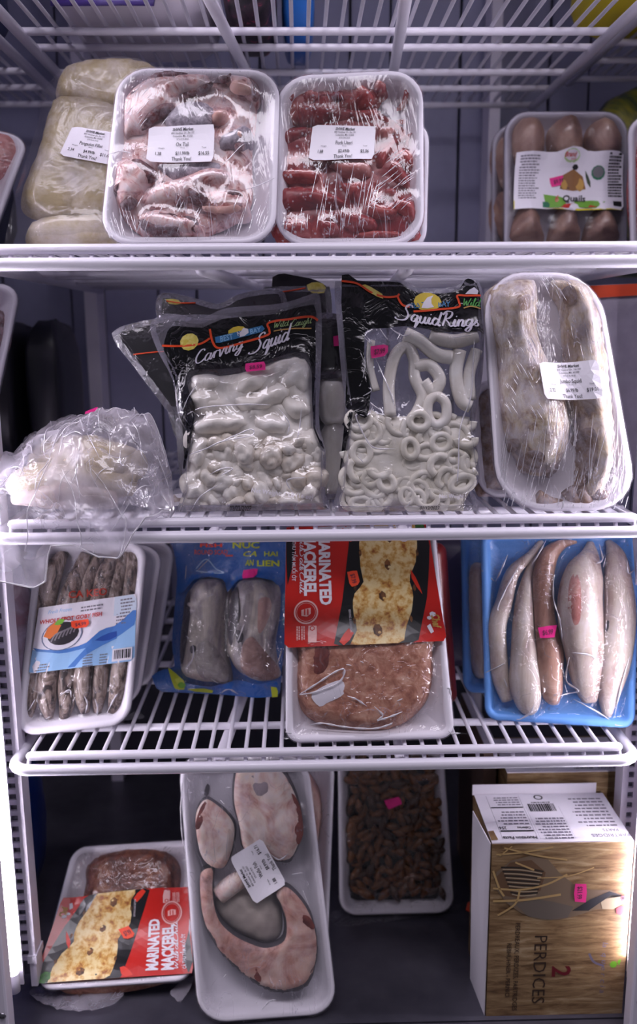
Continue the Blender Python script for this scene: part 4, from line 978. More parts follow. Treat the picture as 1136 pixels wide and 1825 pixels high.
back_pouch('black squid pouch with a lemon print standing behind and above the carving squid pouch', A((760, 70), (830, 30), (1000, 60), (1075, 90), (1090, 300), (1090, 700), (1090, 1235), (760, 1235), (740, 800), (745, 300)),
           A((800, 60), (840, 40), (1000, 70), (1060, 100), (1050, 300), (1050, 500), (800, 500), (790, 200)), [A((805, 140), (880, 130), (960, 115))], 470, .150, 8, 0, lemon=A((965, 100), (1010, 85), (1055, 100), (1050, 140), (985, 140)), squid=[A((900, 600), (1060, 540), (1070, 800), (920, 820)), A((900, 860), (1060, 850), (1070, 1180), (920, 1180))])
back_pouch('dim squid pouch with a red sticker wedged between the two black squid pouches', A((985, 260), (1120, 240), (1180, 300), (1200, 600), (1190, 1000), (1180, 1240), (1020, 1240), (1000, 900), (990, 500)),
           A((1010, 270), (1120, 260), (1170, 330), (1170, 560), (1030, 560)), [], 575, .105, 9, 0, pink=A((1093, 350), (1118, 346), (1120, 396), (1096, 398)), squid=[A((1030, 560), (1150, 560), (1150, 760), (1040, 760)), A((1040, 800), (1160, 800), (1160, 1180), (1050, 1180))])

# squid rings, front pouch
A = V(570, 470, 3.55)
RING = A((98, 48), (240, 60), (380, 78), (520, 60), (600, 140), (760, 150), (880, 130), (930, 66), (990, 82), (1030, 150), (1045, 300), (1045, 500), (1035, 700), (1000, 900), (985, 1050), (1010, 1250), (1012, 1380), (960, 1440), (1000, 1480), (1000, 1600), (850, 1610), (500, 1620), (98, 1625), (120, 1400), (150, 1150), (165, 920), (140, 700), (118, 450))
P = pouch('squid_pouch', 'clear and black pouch of squid rings with a pink sticker beside the carving squid', RING, None, 597, .040, 10, -.02)
back_sheet(P, F_EDGE)
for pth, r_ in (([(450, 960), (440, 760), (480, 580), (555, 520), (600, 600), (605, 720), (655, 840), (605, 965)], 30), ([(540, 440), (640, 490), (740, 570), (840, 590)], 36), ([(600, 650), (700, 640), (765, 730), (720, 810), (660, 740)], 32), ([(700, 450), (850, 490), (1000, 450)], 36), ([(890, 545), (865, 700), (900, 860), (960, 900)], 34), ([(1000, 540), (950, 700), (960, 860)], 30), ([(330, 480), (320, 640), (360, 800)], 20)):
    P.tube('squid_ring', A(*pth), [r_ * 1.3 / 3.55 / 1850] * len(pth), M_SQUID, base=.004, flat=1.0, h=.014, seg=14)
P.tube('squid_ring', A((740, 835), (800, 880), (800, 980), (740, 1020), (690, 970), (690, 880)), .0052, M_SQUID, base=.008, flat=1.0, h=.016, closed=True, seg=14)
low = P.uv(A((190, 960), (960, 960), (1000, 1370), (900, 1560), (150, 1560), (165, 1200)), .012)
P.piece('squid_mass', low, M_SQUID_G, .013, .016, .001, uv=True, k=0, step=.006, lump=.004)
for i, c in enumerate(rand_in(low, 130, .0090, 8)):
    r = random.Random(100 + i); R_ = r.uniform(.0075, .0120); e = r.uniform(.55, 1.0); a0 = r.uniform(0, PI); full = r.random() < .6; n = 9 if full else 6
    pts = []
    for k in range(n):
        a = 2 * PI * k / n if full else PI * 1.1 * k / (n - 1)
        x_, y_ = R_ * math.cos(a), R_ * e * math.sin(a); pts.append((c[0] + x_ * math.cos(a0) - y_ * math.sin(a0), max(c[1] + x_ * math.sin(a0) + y_ * math.cos(a0), .004)))
    P.tube('squid_ring', pts, r.uniform(.0030, .0042), M_SQUID_G, base=r.uniform(.003, .012), flat=1.0, closed=full, uv=True, k=3, seg=10)
P.membrane(22, .001, edge=.002, floor=.003, fold=.0025, fs=45)
outer = P.uv(A((142, 58), (240, 92), (370, 100), (510, 105), (600, 160), (760, 175), (890, 150), (935, 80), (985, 92), (1020, 150), (1035, 300), (1038, 452), (1000, 432), (720, 437), (640, 402), (330, 402), (285, 465), (290, 640), (325, 800), (292, 985), (200, 920), (165, 905), (170, 700), (150, 450)), .012)
P.drape('printed_film', outer, M_BLKFILM, off=.0006, step=.0035, k=2)
strip = P.uv(A((165, 950), (210, 940), (160, 1180), (125, 1340), (140, 1180)), .008); P.drape('printed_film', strip, M_BLKFILM, off=.0006, step=.004)
L = P.patch(A((140, 60), (1030, 100), (1040, 460), (150, 460)), .0010, .014, stiff=3)
L.line(st((140, 95), (240, 112), (330, 170), (420, 200), (500, 195)), .0020, M_ORLINE); L.line(st((600, 292), (700, 285), (880, 265), (890, 230), (880, 190), (940, 190), (1030, 188)), .0020, M_ORLINE); L.line(st((510, 180), (500, 200), (530, 250), (575, 262)), .0020, M_ORLINE)
L.poly(st((260, 125), (300, 120), (400, 180), (415, 205), (380, 205)), M_LEMON, 2, 3, .006); L.ellipse(*st((690, 230))[0], .10, .16, M_LOGOY, 1)
L.poly(st((650, 270), (690, 200), (735, 190), (700, 230), (740, 262)), M_WHITE, 3, 2, .006)
L2 = P.patch(A((575, 232), (852, 222), (852, 262), (575, 275)), .0018, .014); L2.text('EST', .22, .5, .85, M_LOGO, bold=.02); L2.text('BAY', .80, .5, .85, M_LOGO, bold=.02); L2.text('BE', .04, .5, .6, M_LOGO, bold=.02); L2.build('lettering', P.root)
a, b_ = st((505, 345))[0]; L.script('Squid', a, b_, .0080, M_SILV, total=.040, rise=-.17); a, b_ = st((775, 390))[0]; L.script('Rings', a, b_, .0080, M_SILV, total=.037, rise=-.01)
a, b_ = st((915, 255))[0]; L.script('Wild', a, b_, .0042, plain('wild_green2', '4f9a4a', .45), total=.017, rise=0); L.line(st((920, 270), (970, 258), (1030, 272)), .0013, plain('underline', 'b48a4a', .5))
L.poly(st((930, 180), (960, 150), (995, 135), (1025, 180), (985, 178)), M_SILV, 2, 2, .006)
L.build('printing', P.root)
L = P.patch(A((758, 1450), (915, 1452), (915, 1490), (758, 1488)), .0006, .02); L.text('Net Weight', .5, .5, .7, M_WHITE, width=1.0, bold=.012); L.build('lettering', P.root)
L = P.patch(A((620, 1530), (752, 1530), (752, 1556), (620, 1556)), .0008, .004); L.text('01/12/2027', .5, .5, .8, M_INK, width=.95, shear=.2, bold=.012); L.build('lettering', P.root)
P.film(F_BAG, 'pouch_film', step=.003, off=.0002); seal(P)
P.creases([A(*p) for p in ([(270, 430), (330, 500), (300, 440)], [(215, 455), (290, 620), (260, 760), (190, 750)], [(360, 590), (400, 690), (440, 790), (480, 900)], [(980, 480), (975, 640), (960, 840), (890, 1050), (880, 1250), (870, 1400)], [(340, 900), (300, 960), (230, 960), (290, 1100), (350, 1165), (480, 1170)], [(210, 860), (330, 800), (290, 760)], [(840, 470), (960, 450)], [(370, 365), (440, 470)], [(430, 360), (520, 450), (580, 440)], [(240, 1215), (280, 1260)], [(970, 1290), (975, 1320)], [(550, 1540), (580, 1500)])])
P.sticker(A((322, 525), (435, 505), (430, 582), (322, 602)), M_PINK, '$7.99', h=.012, off=.0012)

# jumbo squid
A = V(840, 460, 3.65)
P = Pack('squid_tray', 'film-wrapped white tray of brown mottled jumbo squid, label $19.01', 'squid tray', stand_at(894, .036, TOP[2]), -.03, 12)
P.quad(A((75, 90), (830, 90), (1110, 1690), (180, 1690)), .020, base=.001)
P.tray(.018, .045)
P.piece('squid_body', A((100, 250), (170, 140), (300, 95), (440, 85), (480, 200), (470, 420), (540, 640), (660, 900), (690, 1100), (640, 1290), (530, 1400), (400, 1390), (280, 1230), (210, 1080), (175, 800), (160, 560)), M_JUMBO, .038, .045, .002, lump=.006, ls=28, step=.006)
P.piece('squid_body', A((490, 110), (600, 95), (760, 110), (850, 250), (915, 480), (960, 800), (985, 1100), (960, 1400), (860, 1560), (750, 1560), (760, 1250), (700, 1080), (660, 900), (640, 600), (620, 330), (590, 250)), M_JUMBO, .038, .042, .002, lump=.006, ls=28, step=.006)
for pts, mt in (([(330, 1330), (360, 1270), (420, 1250), (480, 1300), (440, 1380), (370, 1390)], M_JUMBO_D), ([(500, 1370), (560, 1320), (620, 1360), (560, 1430)], M_JUMBO_D), ([(700, 1150), (790, 1100), (830, 1250), (760, 1480), (690, 1500), (720, 1300)], M_JUMBO_D), ([(300, 280), (380, 240), (380, 330), (310, 350)], M_JUMBO_D), ([(600, 200), (660, 180), (690, 270), (640, 290)], M_JUMBO_D), ([(230, 1190), (310, 1170), (320, 1240), (260, 1250)], M_JUMBO_D)):
    P.skin('skin_patch', A(*pts), mt)
for pth in ([(640, 1500), (690, 1580), (700, 1680)], [(700, 1500), (760, 1590), (790, 1670)], [(430, 1560), (520, 1640), (640, 1660)], [(780, 1480), (870, 1560), (900, 1650)]):
    P.tube('tentacle', A(*pth), [.009, .007, .005], M_JUMBO_D, base=.004, flat=.9)
P.membrane(70, .001, fold=.0016, fs=80)
P.film(F_WRAP2, skirt=.011)
P.store_label(A((450, 668), (836, 655), (865, 910), (482, 915)), 'Jumbo Squid', '2.72', '$6.99/lb', '$19.01', h=.045)
P.wrap_lines((230, 950, 1000, 1250), 30, -.10, (150, 380), 1, view=A, h=.03); P.wrap_lines((220, 1350, 1040, 1560), 50, -.25, (50, 130), 2, view=A); P.wrap_lines((230, 500, 450, 1000), 30, .5, (30, 90), 3, view=A, h=.04); P.wrap_lines((480, 80, 800, 200), 20, .5, (30, 80), 4, view=A, h=.04); P.wrap_lines((640, 400, 900, 900), 20, .2, (40, 120), 5, view=A, h=.04)
# dark squid pack behind it, packs in the far corner
A = V(840, 460, 3.65)
far_tray('squid_tray', 'dark squid tray mostly hidden between the squid rings pouch and the jumbo squid', 'squid tray', A((-10, 800), (400, 800), (420, 1690), (70, 1690)), 860, .11, 10, 0, M_FOAM, TOP[2], [A((20, 900), (200, 850), (300, 1200), (300, 1600), (60, 1600))], M_JUMBO_D)
def flat_pack(name, label, cat, px, xL, Y, lean, surf, mat, band=None, group=None, yaw=0, th=.02):
    P = Pack(name, label, cat, stand_at(xL, Y, surf), yaw, lean, group); P.quad(px, th, base=.001)
    P.loft('pouch', .012, [(.006, 0), (.001, th * .4), (0, th * .5), (.001, th * .65), (.012, th), (.03, th * 1.12)], mat)
    P.field(P.ring(.012, .013), th); P.hf[:] = th; P.membrane(1, .001)
    if band:
        b = P.uv(band[0], th); P.drape('printed_band', b, band[1], off=.0004 + th * .12, step=.006)
    return P
flat_pack('fish_pack', 'pack with a vivid orange header standing behind the jumbo squid tray', 'frozen fish', A((700, 170), (1200, 150), (1250, 1690), (800, 1690)), 1050, .22, 8, TOP[2], plain('cloudy_plastic', '9a92a2', .4, mottle=.4), (A((760, 185), (1180, 165), (1180, 240), (770, 265)), M_ORLINE))
A = V(0, 470, 3.094)
far_tray('meat_tray', 'white tray of dark red meat in the next bay above the milky bag', 'meat tray', A((-330, 110), (118, 110), (-20, 760), (-420, 760)), -100, .13, 15, .1, None, .57, [A((-200, 260), (0, 240), (50, 380), (0, 500), (-200, 520))], M_BEEF, 'film-wrapped meat trays', base=.0)
for i, (xa, lab) in enumerate(((-.50, 'dark maroon pack standing in the shaded next bay behind the milky bag'), (-.445, 'blackish pack standing in the shaded next bay next to a dark maroon pack'), (-.39, 'dark grey pack standing in the shaded next bay nearest the rear post'))):
    pillow('dark_pack', lab, 'frozen pack', (xa, .30 + .03 * i, .56), (xa + .05, .50, .755), plain('dark_pack_%d' % i, ('2a141c', '16151d', '1e1e28')[i], .35, bump=(40, .4)), None, .3, 20 + i)
A = V(190, 470, 2.705)
P = Pack('fish_pack', 'flat clear pack of pinkish fish under the milky bag beside the carving squid pouch', 'frozen fish', stand_at(290, .075, TOP[2]), 0, 60)
P.quad(A((255, 1080), (420, 1060), (420, 1240), (240, 1240)), .012, base=.001); P.field(P.ring(.01, 0), .004)
P.piece('fish_fillet', [tuple(p) for p in P.ring(.02, .006)][::3], M_PALEFISH, .012, .012, .001, uv=True); P.membrane(30, .001); P.film(F_CLEAR, 'bag_film', step=.006); back_sheet(P, M_FOAM)

# the milky polythene bag that slumps over the shelf's front rail
r = empty('fish_bag', Matrix.Translation((-.255, .10, TOP[2])), 'crumpled milky plastic bag of fish fillets drooping over the front of its shelf', 'frozen fish')
rt = Matrix.Translation((-.255, .10, TOP[2])).inverted()
xs = np.linspace(-.318, -.151, 64)
def bagtop(x): return np.interp(x, [-.318, -.29, -.25, -.205, -.185, -.165, -.156, -.147], [.060, .077, .094, .103, .104, .090, .068, .038])
def bagfront(x): return np.interp(x, [-.318, -.30, -.26, -.22, -.19, -.165, -.147], [-.022, -.021, -.018, -.014, -.012, -.007, .020])
def baghem(x):  # how far the loose plastic hangs below the shelf top in front of the rail
    return np.interp(x, [-.318, -.30, -.275, -.265, -.258, -.235, -.215, -.195, -.185, -.170, -.155, -.147], [-.046, -.050, -.056, -.050, -.016, -.016, -.028, -.030, -.014, .008, .010, .012])
vs = []; fs = []; ncol = 46
for i, x in enumerate(xs):
    tz, fy, hz = bagtop(x), bagfront(x), baghem(x)
    k = np.interp(x, [-.318, -.26, -.215, -.18, -.147], [1, .85, .42, .32, .20])
    pts = [(.205 * k, .002), (.215 * k, tz * .35), (.19 * k, tz * .75), (.15 * k, tz * .96), (.10 * k, tz), (.06 * k, tz * .93), (.022 * k + max(fy, 0) * .5, tz * .72), (fy + .006, tz * .45), (fy - .001, tz * .20), (fy - .004, .012 if hz < 0 else max(hz, .006)), (fy - .005, min(hz * .5, .004)), (fy - .006, hz)]
    Q = resample(smooth(pts, 6, False), 1, False) if False else smooth(pts, 6, False)
    L_ = np.r_[0, np.cumsum(np.linalg.norm(np.diff(Q, axis=0), axis=1))]; s_ = np.linspace(0, L_[-1], ncol)
    for j, q in enumerate(s_):
        y, z = np.interp(q, L_, Q[:, 0]), np.interp(q, L_, Q[:, 1])
        p = (x * 22, y * 30, z * 30)
        c = 1.1 * abs(noise.noise((p[0] * 1.2 + p[2] * .8, p[1], p[2] * 1.3))) + .5 * abs(noise.noise((p[0] * 2.6, p[1] * 2.2 + 7, p[2] * 2.6)))
        am = .013 if j > 14 else .004
        d = (c - .22) * am * min(1, (j + 1) / 6)
        low = y > -.005 and z < .006
        vs.append(rt @ Vector((x + .002 * noise.noise((p[0] * .7, p[2] * 2, 9)), y - d if y < .06 else y, TOP[2] + (max(z + d, .001) if low else z + (d if y >= .0 else d * .3)))))
nb = ncol
for i in range(len(xs) - 1):
    for j in range(ncol - 1): fs.append((i * nb + j, i * nb + j + 1, (i + 1) * nb + j + 1, (i + 1) * nb + j))
mk('bag_film', vs, fs, F_POLY, r)
r_ = random.Random(5); m = MB()
for k_ in range(70):   # sharp folds running over the plastic
    i, j = r_.uniform(2, len(xs) - 3), r_.uniform(12, ncol - 4); a = r_.uniform(0, 2 * PI); pth = []
    for q in range(r_.randint(3, 6)):
        i_, j_ = int(min(max(i, 0), len(xs) - 1)), int(min(max(j, 8), ncol - 1)); p = vs[i_ * nb + j_]; pth.append((p[0], p[1] - .0006, p[2] + .0004))
        a += r_.uniform(-.7, .7); i += 3.2 * math.cos(a); j += 2.6 * math.sin(a)
    pth = [p for q, p in enumerate(pth) if q == 0 or (Vector(p) - Vector(pth[q - 1])).length > .002]
    if len(pth) < 3: continue
    q = smooth(pth, 5, False); n = len(q); v, f = tube_geo([tuple(p) for p in q], [.00045 * min(1, .15 + min(t_, n - 1 - t_) / 4) for t_ in range(n)], 6); m.add(v, f, M_CREASE)
hem = [vs[i * nb + ncol - 1] for i in range(len(xs))]; v, f = tube_geo([tuple(p) for p in hem], .0008, 6); m.add(v, f, M_CREASE)
m.build('film_fold', r, True, kind='stuff')
def lump_tube(name, path, rad, mat, par, flat=.7, seg=14):
    v, f = tube_geo([tuple(p) for p in smooth(path, 6, False)], list(np.interp(np.linspace(0, 1, 6 * (len(path) - 1) + 1), np.linspace(0, 1, len(rad)), rad)), seg, flat=flat, up=(0, 0, 1))
    v = [Vector(p) * 1 + Vector((0, 0, noise.noise((p[0] * 60, p[1] * 60, p[2] * 60)) * .003)) for p in v]
    return mk(name, [rt @ Vector(p) if par is r else p for p in v], f, mat, par)
T2 = TOP[2]
lump_tube('fish_fillet', [(-.305, .12, T2 + .036), (-.28, .11, T2 + .040), (-.235, .065, T2 + .048), (-.185, .026, T2 + .052)], [.024, .040, .036, .018], M_FILLET, r, .8)
lump_tube('fish_fillet', [(-.308, .045, T2 + .032), (-.28, .035, T2 + .034), (-.235, .025, T2 + .036), (-.185, .020, T2 + .034)], [.015, .028, .026, .014], M_FILLET, r, .75)
lump_tube('fish_fillet', [(-.30, .015, T2 + .022), (-.25, .008, T2 + .026), (-.20, .012, T2 + .024)], [.008, .018, .012], M_PALEFISH, r, .8)
m = MB(); A = V(0, 470, 3.094)
c_ = at_y(*A((508, 882))[0], .10); m.box((-.007, -.004, -.0002), (.007, .004, .0002), M_PINK); o = m.build('price_sticker', r); o.location = rt @ Vector((c_[0], .10, TOP[2] + bagtop(c_[0]) + .003)); o.rotation_euler = (.35, -.35, 0)
# ================================================================== row 3
# goby tray
A = V(0, 950, 3.787)
o_, yw = stand((35, 1303), (232, 1270), TOP[3])
P = Pack('goby_tray', 'white tray of whole goby fish under a blue and white label with an orange sticker', 'fish tray', o_, yw * .6, 20, 'fish trays')
P.quad(A((250, 40), (1000, 60), (880, 1235), (105, 1340)), .022, base=.001)
P.tray(.022, .022)
for k_, (pth, rr) in enumerate((([(175, 1280), (180, 1200), (205, 1050), (240, 850), (280, 600), (340, 300), (440, 110)], (18, 46, 58, 52, 62, 66, 30)), ([(330, 1250), (320, 1150), (320, 1000), (380, 750), (430, 550), (490, 380), (580, 140)], (24, 52, 60, 58, 60, 60, 36)),
        ([(425, 1260), (450, 1150), (440, 1000), (480, 750), (540, 500), (590, 320), (670, 140)], (26, 48, 54, 56, 56, 54, 30)), ([(575, 1215), (560, 1110), (560, 950), (610, 700), (670, 450), (720, 260), (790, 130)], (26, 48, 56, 54, 56, 56, 30)),
        ([(660, 1215), (665, 1100), (680, 930), (730, 650), (770, 400), (810, 240), (850, 110)], (22, 46, 52, 52, 52, 50, 36)), ([(755, 1215), (790, 1080), (815, 900), (850, 620), (880, 400), (900, 240), (890, 130)], (24, 50, 56, 50, 50, 50, 36)))):
    P.tube('goby', A(*pth), [q / 3.787 / 1480 for q in rr], M_GOBY, base=.003 + .002 * (k_ % 2), flat=.85, h=.015)
P.membrane(14, .001, floor=.008, fold=.0012, fs=60)
P.film(F_VAC, step=.0035, skirt=.011)
L = P.patch(A((262, 505), (925, 408), (907, 862), (192, 950)), .0008, .026, stiff=14)
LB, LM, LD = plain('light_blue_print', '9cc6ee', .4), plain('mid_blue_print', '4f7fc4', .4), plain('deep_blue_print', '2c4f9c', .4)
L.rect(0, 0, 1, 1, M_LABEL, 0, .008)
L.poly([(0, .64), (.12, .70), (.3, .72), (.5, .66), (.7, .58), (.85, .45), (1, .30), (1, 1), (0, 1)], LB, 1, 0, .008); L.poly([(0, .61), (.1, .66), (.3, .70), (.5, .66), (.66, .46), (.8, .44), (1, .20), (1, .45), (.86, .58), (.7, .70), (.5, .72), (.3, .76), (0, .66)], LM, 2, 0, .008)
L.poly([(.36, .98), (.5, .74), (.62, .60), (.8, .56), (.84, .62), (.66, .72), (.5, .84), (.42, 1.0)], LM, 3, 0, .008); L.poly([(.6, .62), (.7, .54), (.83, .52), (.82, .60), (.72, .66)], LD, 4, 0, .008); L.rect(.77, 0, 1, .3, plain('pale_panel', 'd9e4f2', .45), 1, .01)
L.ellipse(.27, .47, .20, .235, plain('plate_rim', '6d7896', .4), 4); L.ellipse(.27, .47, .188, .225, M_WHITE, 5); L.ellipse(.28, .45, .155, .175, plain('dark_fish_print', '2d2a2e', .4), 6)
for i in range(7): L.line([(.17 + .035 * i, .56 - .018 * i), (.20 + .035 * i, .46 - .02 * i), (.26 + .033 * i, .42 - .012 * i)], .0016, plain('fish_line', '857f84', .4), 7)
L.poly([(.09, .46), (.13, .30), (.2, .26), (.26, .34), (.2, .46), (.14, .52)], plain('carrot_print', 'e0742c', .4), 7, 2, .008); L.poly([(.18, .3), (.22, .22), (.28, .24), (.25, .31)], M_GREEN, 8, 2, .008)
L.text('WHOLE SPOT GOBY FISH', .34, .23, .060, M_RED, bold=.02, lay=5, width=.62); L.text('Fresh Frozen', .22, .09, .055, LB, shear=.2, lay=5); L.greek(.43, .08, .68, 2, .05, M_INK_SOFT, 9)
L.greek(.80, .05, .98, 8, .05, M_INK_SOFT, 5); L.greek(.5, .82, .6, 5, .04, M_INK_SOFT, 7); L.greek(.66, .84, .74, 4, .04, M_INK_SOFT, 8); L.greek(.05, .88, .2, 3, .04, M_INK_SOFT, 2)
L.flat(.78, .79, .975, .975, M_LABEL, 6)
x_ = .80; r_ = random.Random(4)
while x_ < .96: w_ = r_.choice((.006, .01, .014)); L.flat(x_, .81, x_ + w_, .94, M_INK, 8); x_ += w_ + r_.choice((.006, .01))
L.build('goby_label', P.root)
P.creases([A(*p) for p in ([(570, 1100), (590, 1150), (575, 1220)], [(640, 1120), (660, 1180), (650, 1250)], [(720, 1220), (770, 1120), (800, 1080)], [(400, 1100), (470, 1060), (480, 1110)], [(300, 1260), (340, 1240)], [(190, 1200), (240, 1120)])], r=.0009)
L = P.patch(A((460, 385), (725, 360), (722, 420), (462, 445)), .001, .03); L.text('CA KEO', .5, .5, .8, plain('dull_red_print', 'a3301e', .4), width=1.0, bold=.02); L.build('lettering', P.root)
P.sticker(A((479, 594), (599, 578), (603, 630), (482, 648)), M_ORANGE, '$4.99', h=.03, off=.0040)
P.film(F_CLEAR, 'film_flap', outline=P.uv(A((800, 1265), (905, 1195), (960, 1210), (985, 1310), (860, 1290)), .006), step=.006, off=.003)
far_tray('goby_tray', 'second white fish tray standing right behind the goby tray beside the blue pouch', 'fish tray', A((560, 60), (1100, 90), (930, 1190), (520, 1240)), 180, .135, 16, .1, None, TOP[3], [], M_GOBY, 'fish trays', filmm=film('blueish_wrap', haze=.15, haze_col='98a6c8', gloss=.6, rough=.15, scale=26, wrinkle=.4))
far_tray('fish_tray', 'third pale tray edge farther back between the goby trays and the blue pouch', 'fish tray', A((700, 40), (1190, 60), (1010, 1180), (640, 1180)), 200, .185, 16, .1, None, TOP[3], [], M_GOBY, 'fish trays')
A = V(0, 950, 3.787)
flat_pack('fish_pack', 'translucent reddish pack in the next bay glimpsed beside the goby tray', 'frozen fish', A((-200, 370), (190, 350), (240, 1300), (-200, 1330)), -40, .15, 8, TOP[3], organic('reddish_pack', [(.4, '8d8694'), (.55, '6e5a63'), (.7, '75343a')], 22), None)

# blue pouch with two fish
A = V(250, 950, 4.057)
o_, yw = stand((287, 1234), (494, 1243), TOP[3])
P = Pack('fish_pouch', 'blue printed vacuum pouch holding two grey fish beside the marinated mackerel', 'frozen fish', o_, yw, 16)
o2 = smooth(P.uv(A((235, 20), (1070, 20), (1055, 500), (1040, 820), (1020, 1000), (995, 1195), (840, 1205), (600, 1182), (350, 1170), (150, 1152), (95, 1085), (80, 1030), (170, 985), (245, 965), (225, 800), (248, 500), (262, 300), (235, 100)), .004), 3)
o2[:, 1] = np.maximum(o2[:, 1], .0008)
P.field(o2, .002)
back = fill(o2, .008); mk('back_film', np.stack([back[0][:, 0], np.full(len(back[0]), -.0012), back[0][:, 1]], 1), back[1], M_BLUEP, P.root)
P.piece('fish', A((300, 470), (390, 340), (500, 320), (600, 345), (640, 450), (615, 650), (610, 850), (645, 1050), (610, 1105), (500, 1090), (400, 1080), (275, 1020), (262, 800), (285, 600)), M_GREYFISH, .028, .022, .001, lump=.003)
P.piece('fish', A((625, 470), (700, 345), (830, 320), (960, 355), (1000, 450), (985, 650), (960, 800), (980, 950), (995, 1050), (850, 1085), (700, 1020), (640, 930), (600, 850), (610, 620)), M_GREYFISH, .028, .022, .001, lump=.003)
P.skin('gill', A((420, 800), (490, 780), (540, 830), (600, 950), (620, 1050), (560, 1090), (430, 1050), (400, 930)), organic('grey_gill', [(.3, '6c6468'), (.6, '9c9490')], 60))
P.skin('gill', A((740, 810), (810, 750), (870, 820), (960, 950), (980, 1050), (870, 1075), (730, 1010)), organic('brown_gill', [(.3, '6a4a44'), (.6, '9c7c74')], 60))
P.skin('pink_belly', A((860, 480), (930, 470), (940, 560), (890, 700), (850, 720), (850, 600)), organic('pink_flank', [(.3, 'a07874'), (.6, 'b8968c')], 40))
P.skin('gill_slit', A((690, 700), (740, 720), (745, 770), (710, 800), (690, 760)), M_SKIN); P.skin('gill_slit', A((360, 820), (400, 810), (400, 860), (365, 870)), M_SKIN); P.skin('back_stripe', A((300, 470), (340, 400), (360, 560), (330, 800), (290, 960), (265, 850), (285, 600)), M_SKIN); P.skin('back_stripe', A((640, 470), (690, 390), (720, 560), (690, 690), (650, 820), (615, 700)), M_SKIN)
P.membrane(14, .001, edge=.002, floor=.004, fold=.002, fs=60)
P.drape('printed_film', P.uv(A((240, 30), (1050, 30), (1030, 360), (1000, 390), (960, 345), (830, 315), (700, 340), (640, 430), (610, 340), (500, 310), (390, 330), (300, 430), (262, 450), (255, 300)), .012), M_BLUEP, off=-.0003, step=.006)
P.drape('printed_film', P.uv(A((90, 1040), (180, 990), (260, 1010), (330, 1085), (500, 1115), (700, 1060), (850, 1095), (1000, 1060), (985, 1185), (840, 1195), (600, 1172), (350, 1160), (155, 1142)), .006), M_BLUEP, off=-.0003, step=.006)
L = P.patch(A((240, 30), (1050, 30), (1050, 1190), (240, 1190)), .0003, .012)
q = lambda *p: [((x - 240) / 810, (y - 30) / 1160) for x, y in p]
L.text('ROUND SCAD', *q((505, 138))[0], .030, plain('dull_red_print2', 'c2524a', .4), bold=.02, width=.30); L.flat(*q((610, 158))[0], *q((665, 170))[0], plain('dull_red_print2', 'c2524a', .4)); L.text('FISH', *q((505, 88))[0], .022, M_ORANGE, bold=.03, width=.2)
YG = plain('lime_print', 'aeb92e', .4)
L.text('NUC', *q((760, 85))[0], .040, YG, bold=.03, width=.24); L.text('CA', *q((790, 150))[0], .032, YG, bold=.02, shear=.3, width=.12); L.text('HAI', *q((940, 150))[0], .030, YG, bold=.02, width=.12); L.text('AN', *q((785, 215))[0], .036, YG, bold=.03, shear=.2, width=.08); L.text('LIEN', *q((920, 220))[0], .036, YG, bold=.03, width=.2)
L.line(q((395, 260), (470, 190), (540, 260), (600, 290), (500, 290), (395, 275)), .0012, plain('pale_line', '9fc0de', .4))
L.poly(q((185, 980), (235, 1010), (320, 1080), (310, 1140), (240, 1140), (210, 1060)), YG, 2, 0, .006); L.ellipse(*q((290, 1105))[0], .04, .022, M_GREEN, 3); L.poly(q((330, 1135), (450, 1128), (545, 1150), (520, 1165), (340, 1150)), YG, 2, 0, .01); L.poly(q((940, 1115), (992, 1125), (985, 1192), (945, 1195)), YG, 2, 0, .01)
L.build('printing', P.root)
P.film(F_VAC, 'vacuum_film', step=.004, off=.0003)
P.creases([A(*p) for p in ([(400, 800), (400, 900), (330, 990)], [(330, 960), (360, 960)], [(720, 780), (770, 650)], [(310, 230), (300, 340)], [(520, 1050), (560, 1090)], [(560, 1170), (620, 1140), (690, 1180)], [(1010, 850), (980, 960)], [(500, 460), (550, 440)], [(700, 560), (720, 600)], [(350, 740), (370, 760)], [(390, 270), (480, 180)])], r=.0009)
P.sticker(A((737, 268), (842, 252), (838, 318), (728, 330)), M_PINK, None, h=.014, off=.001)

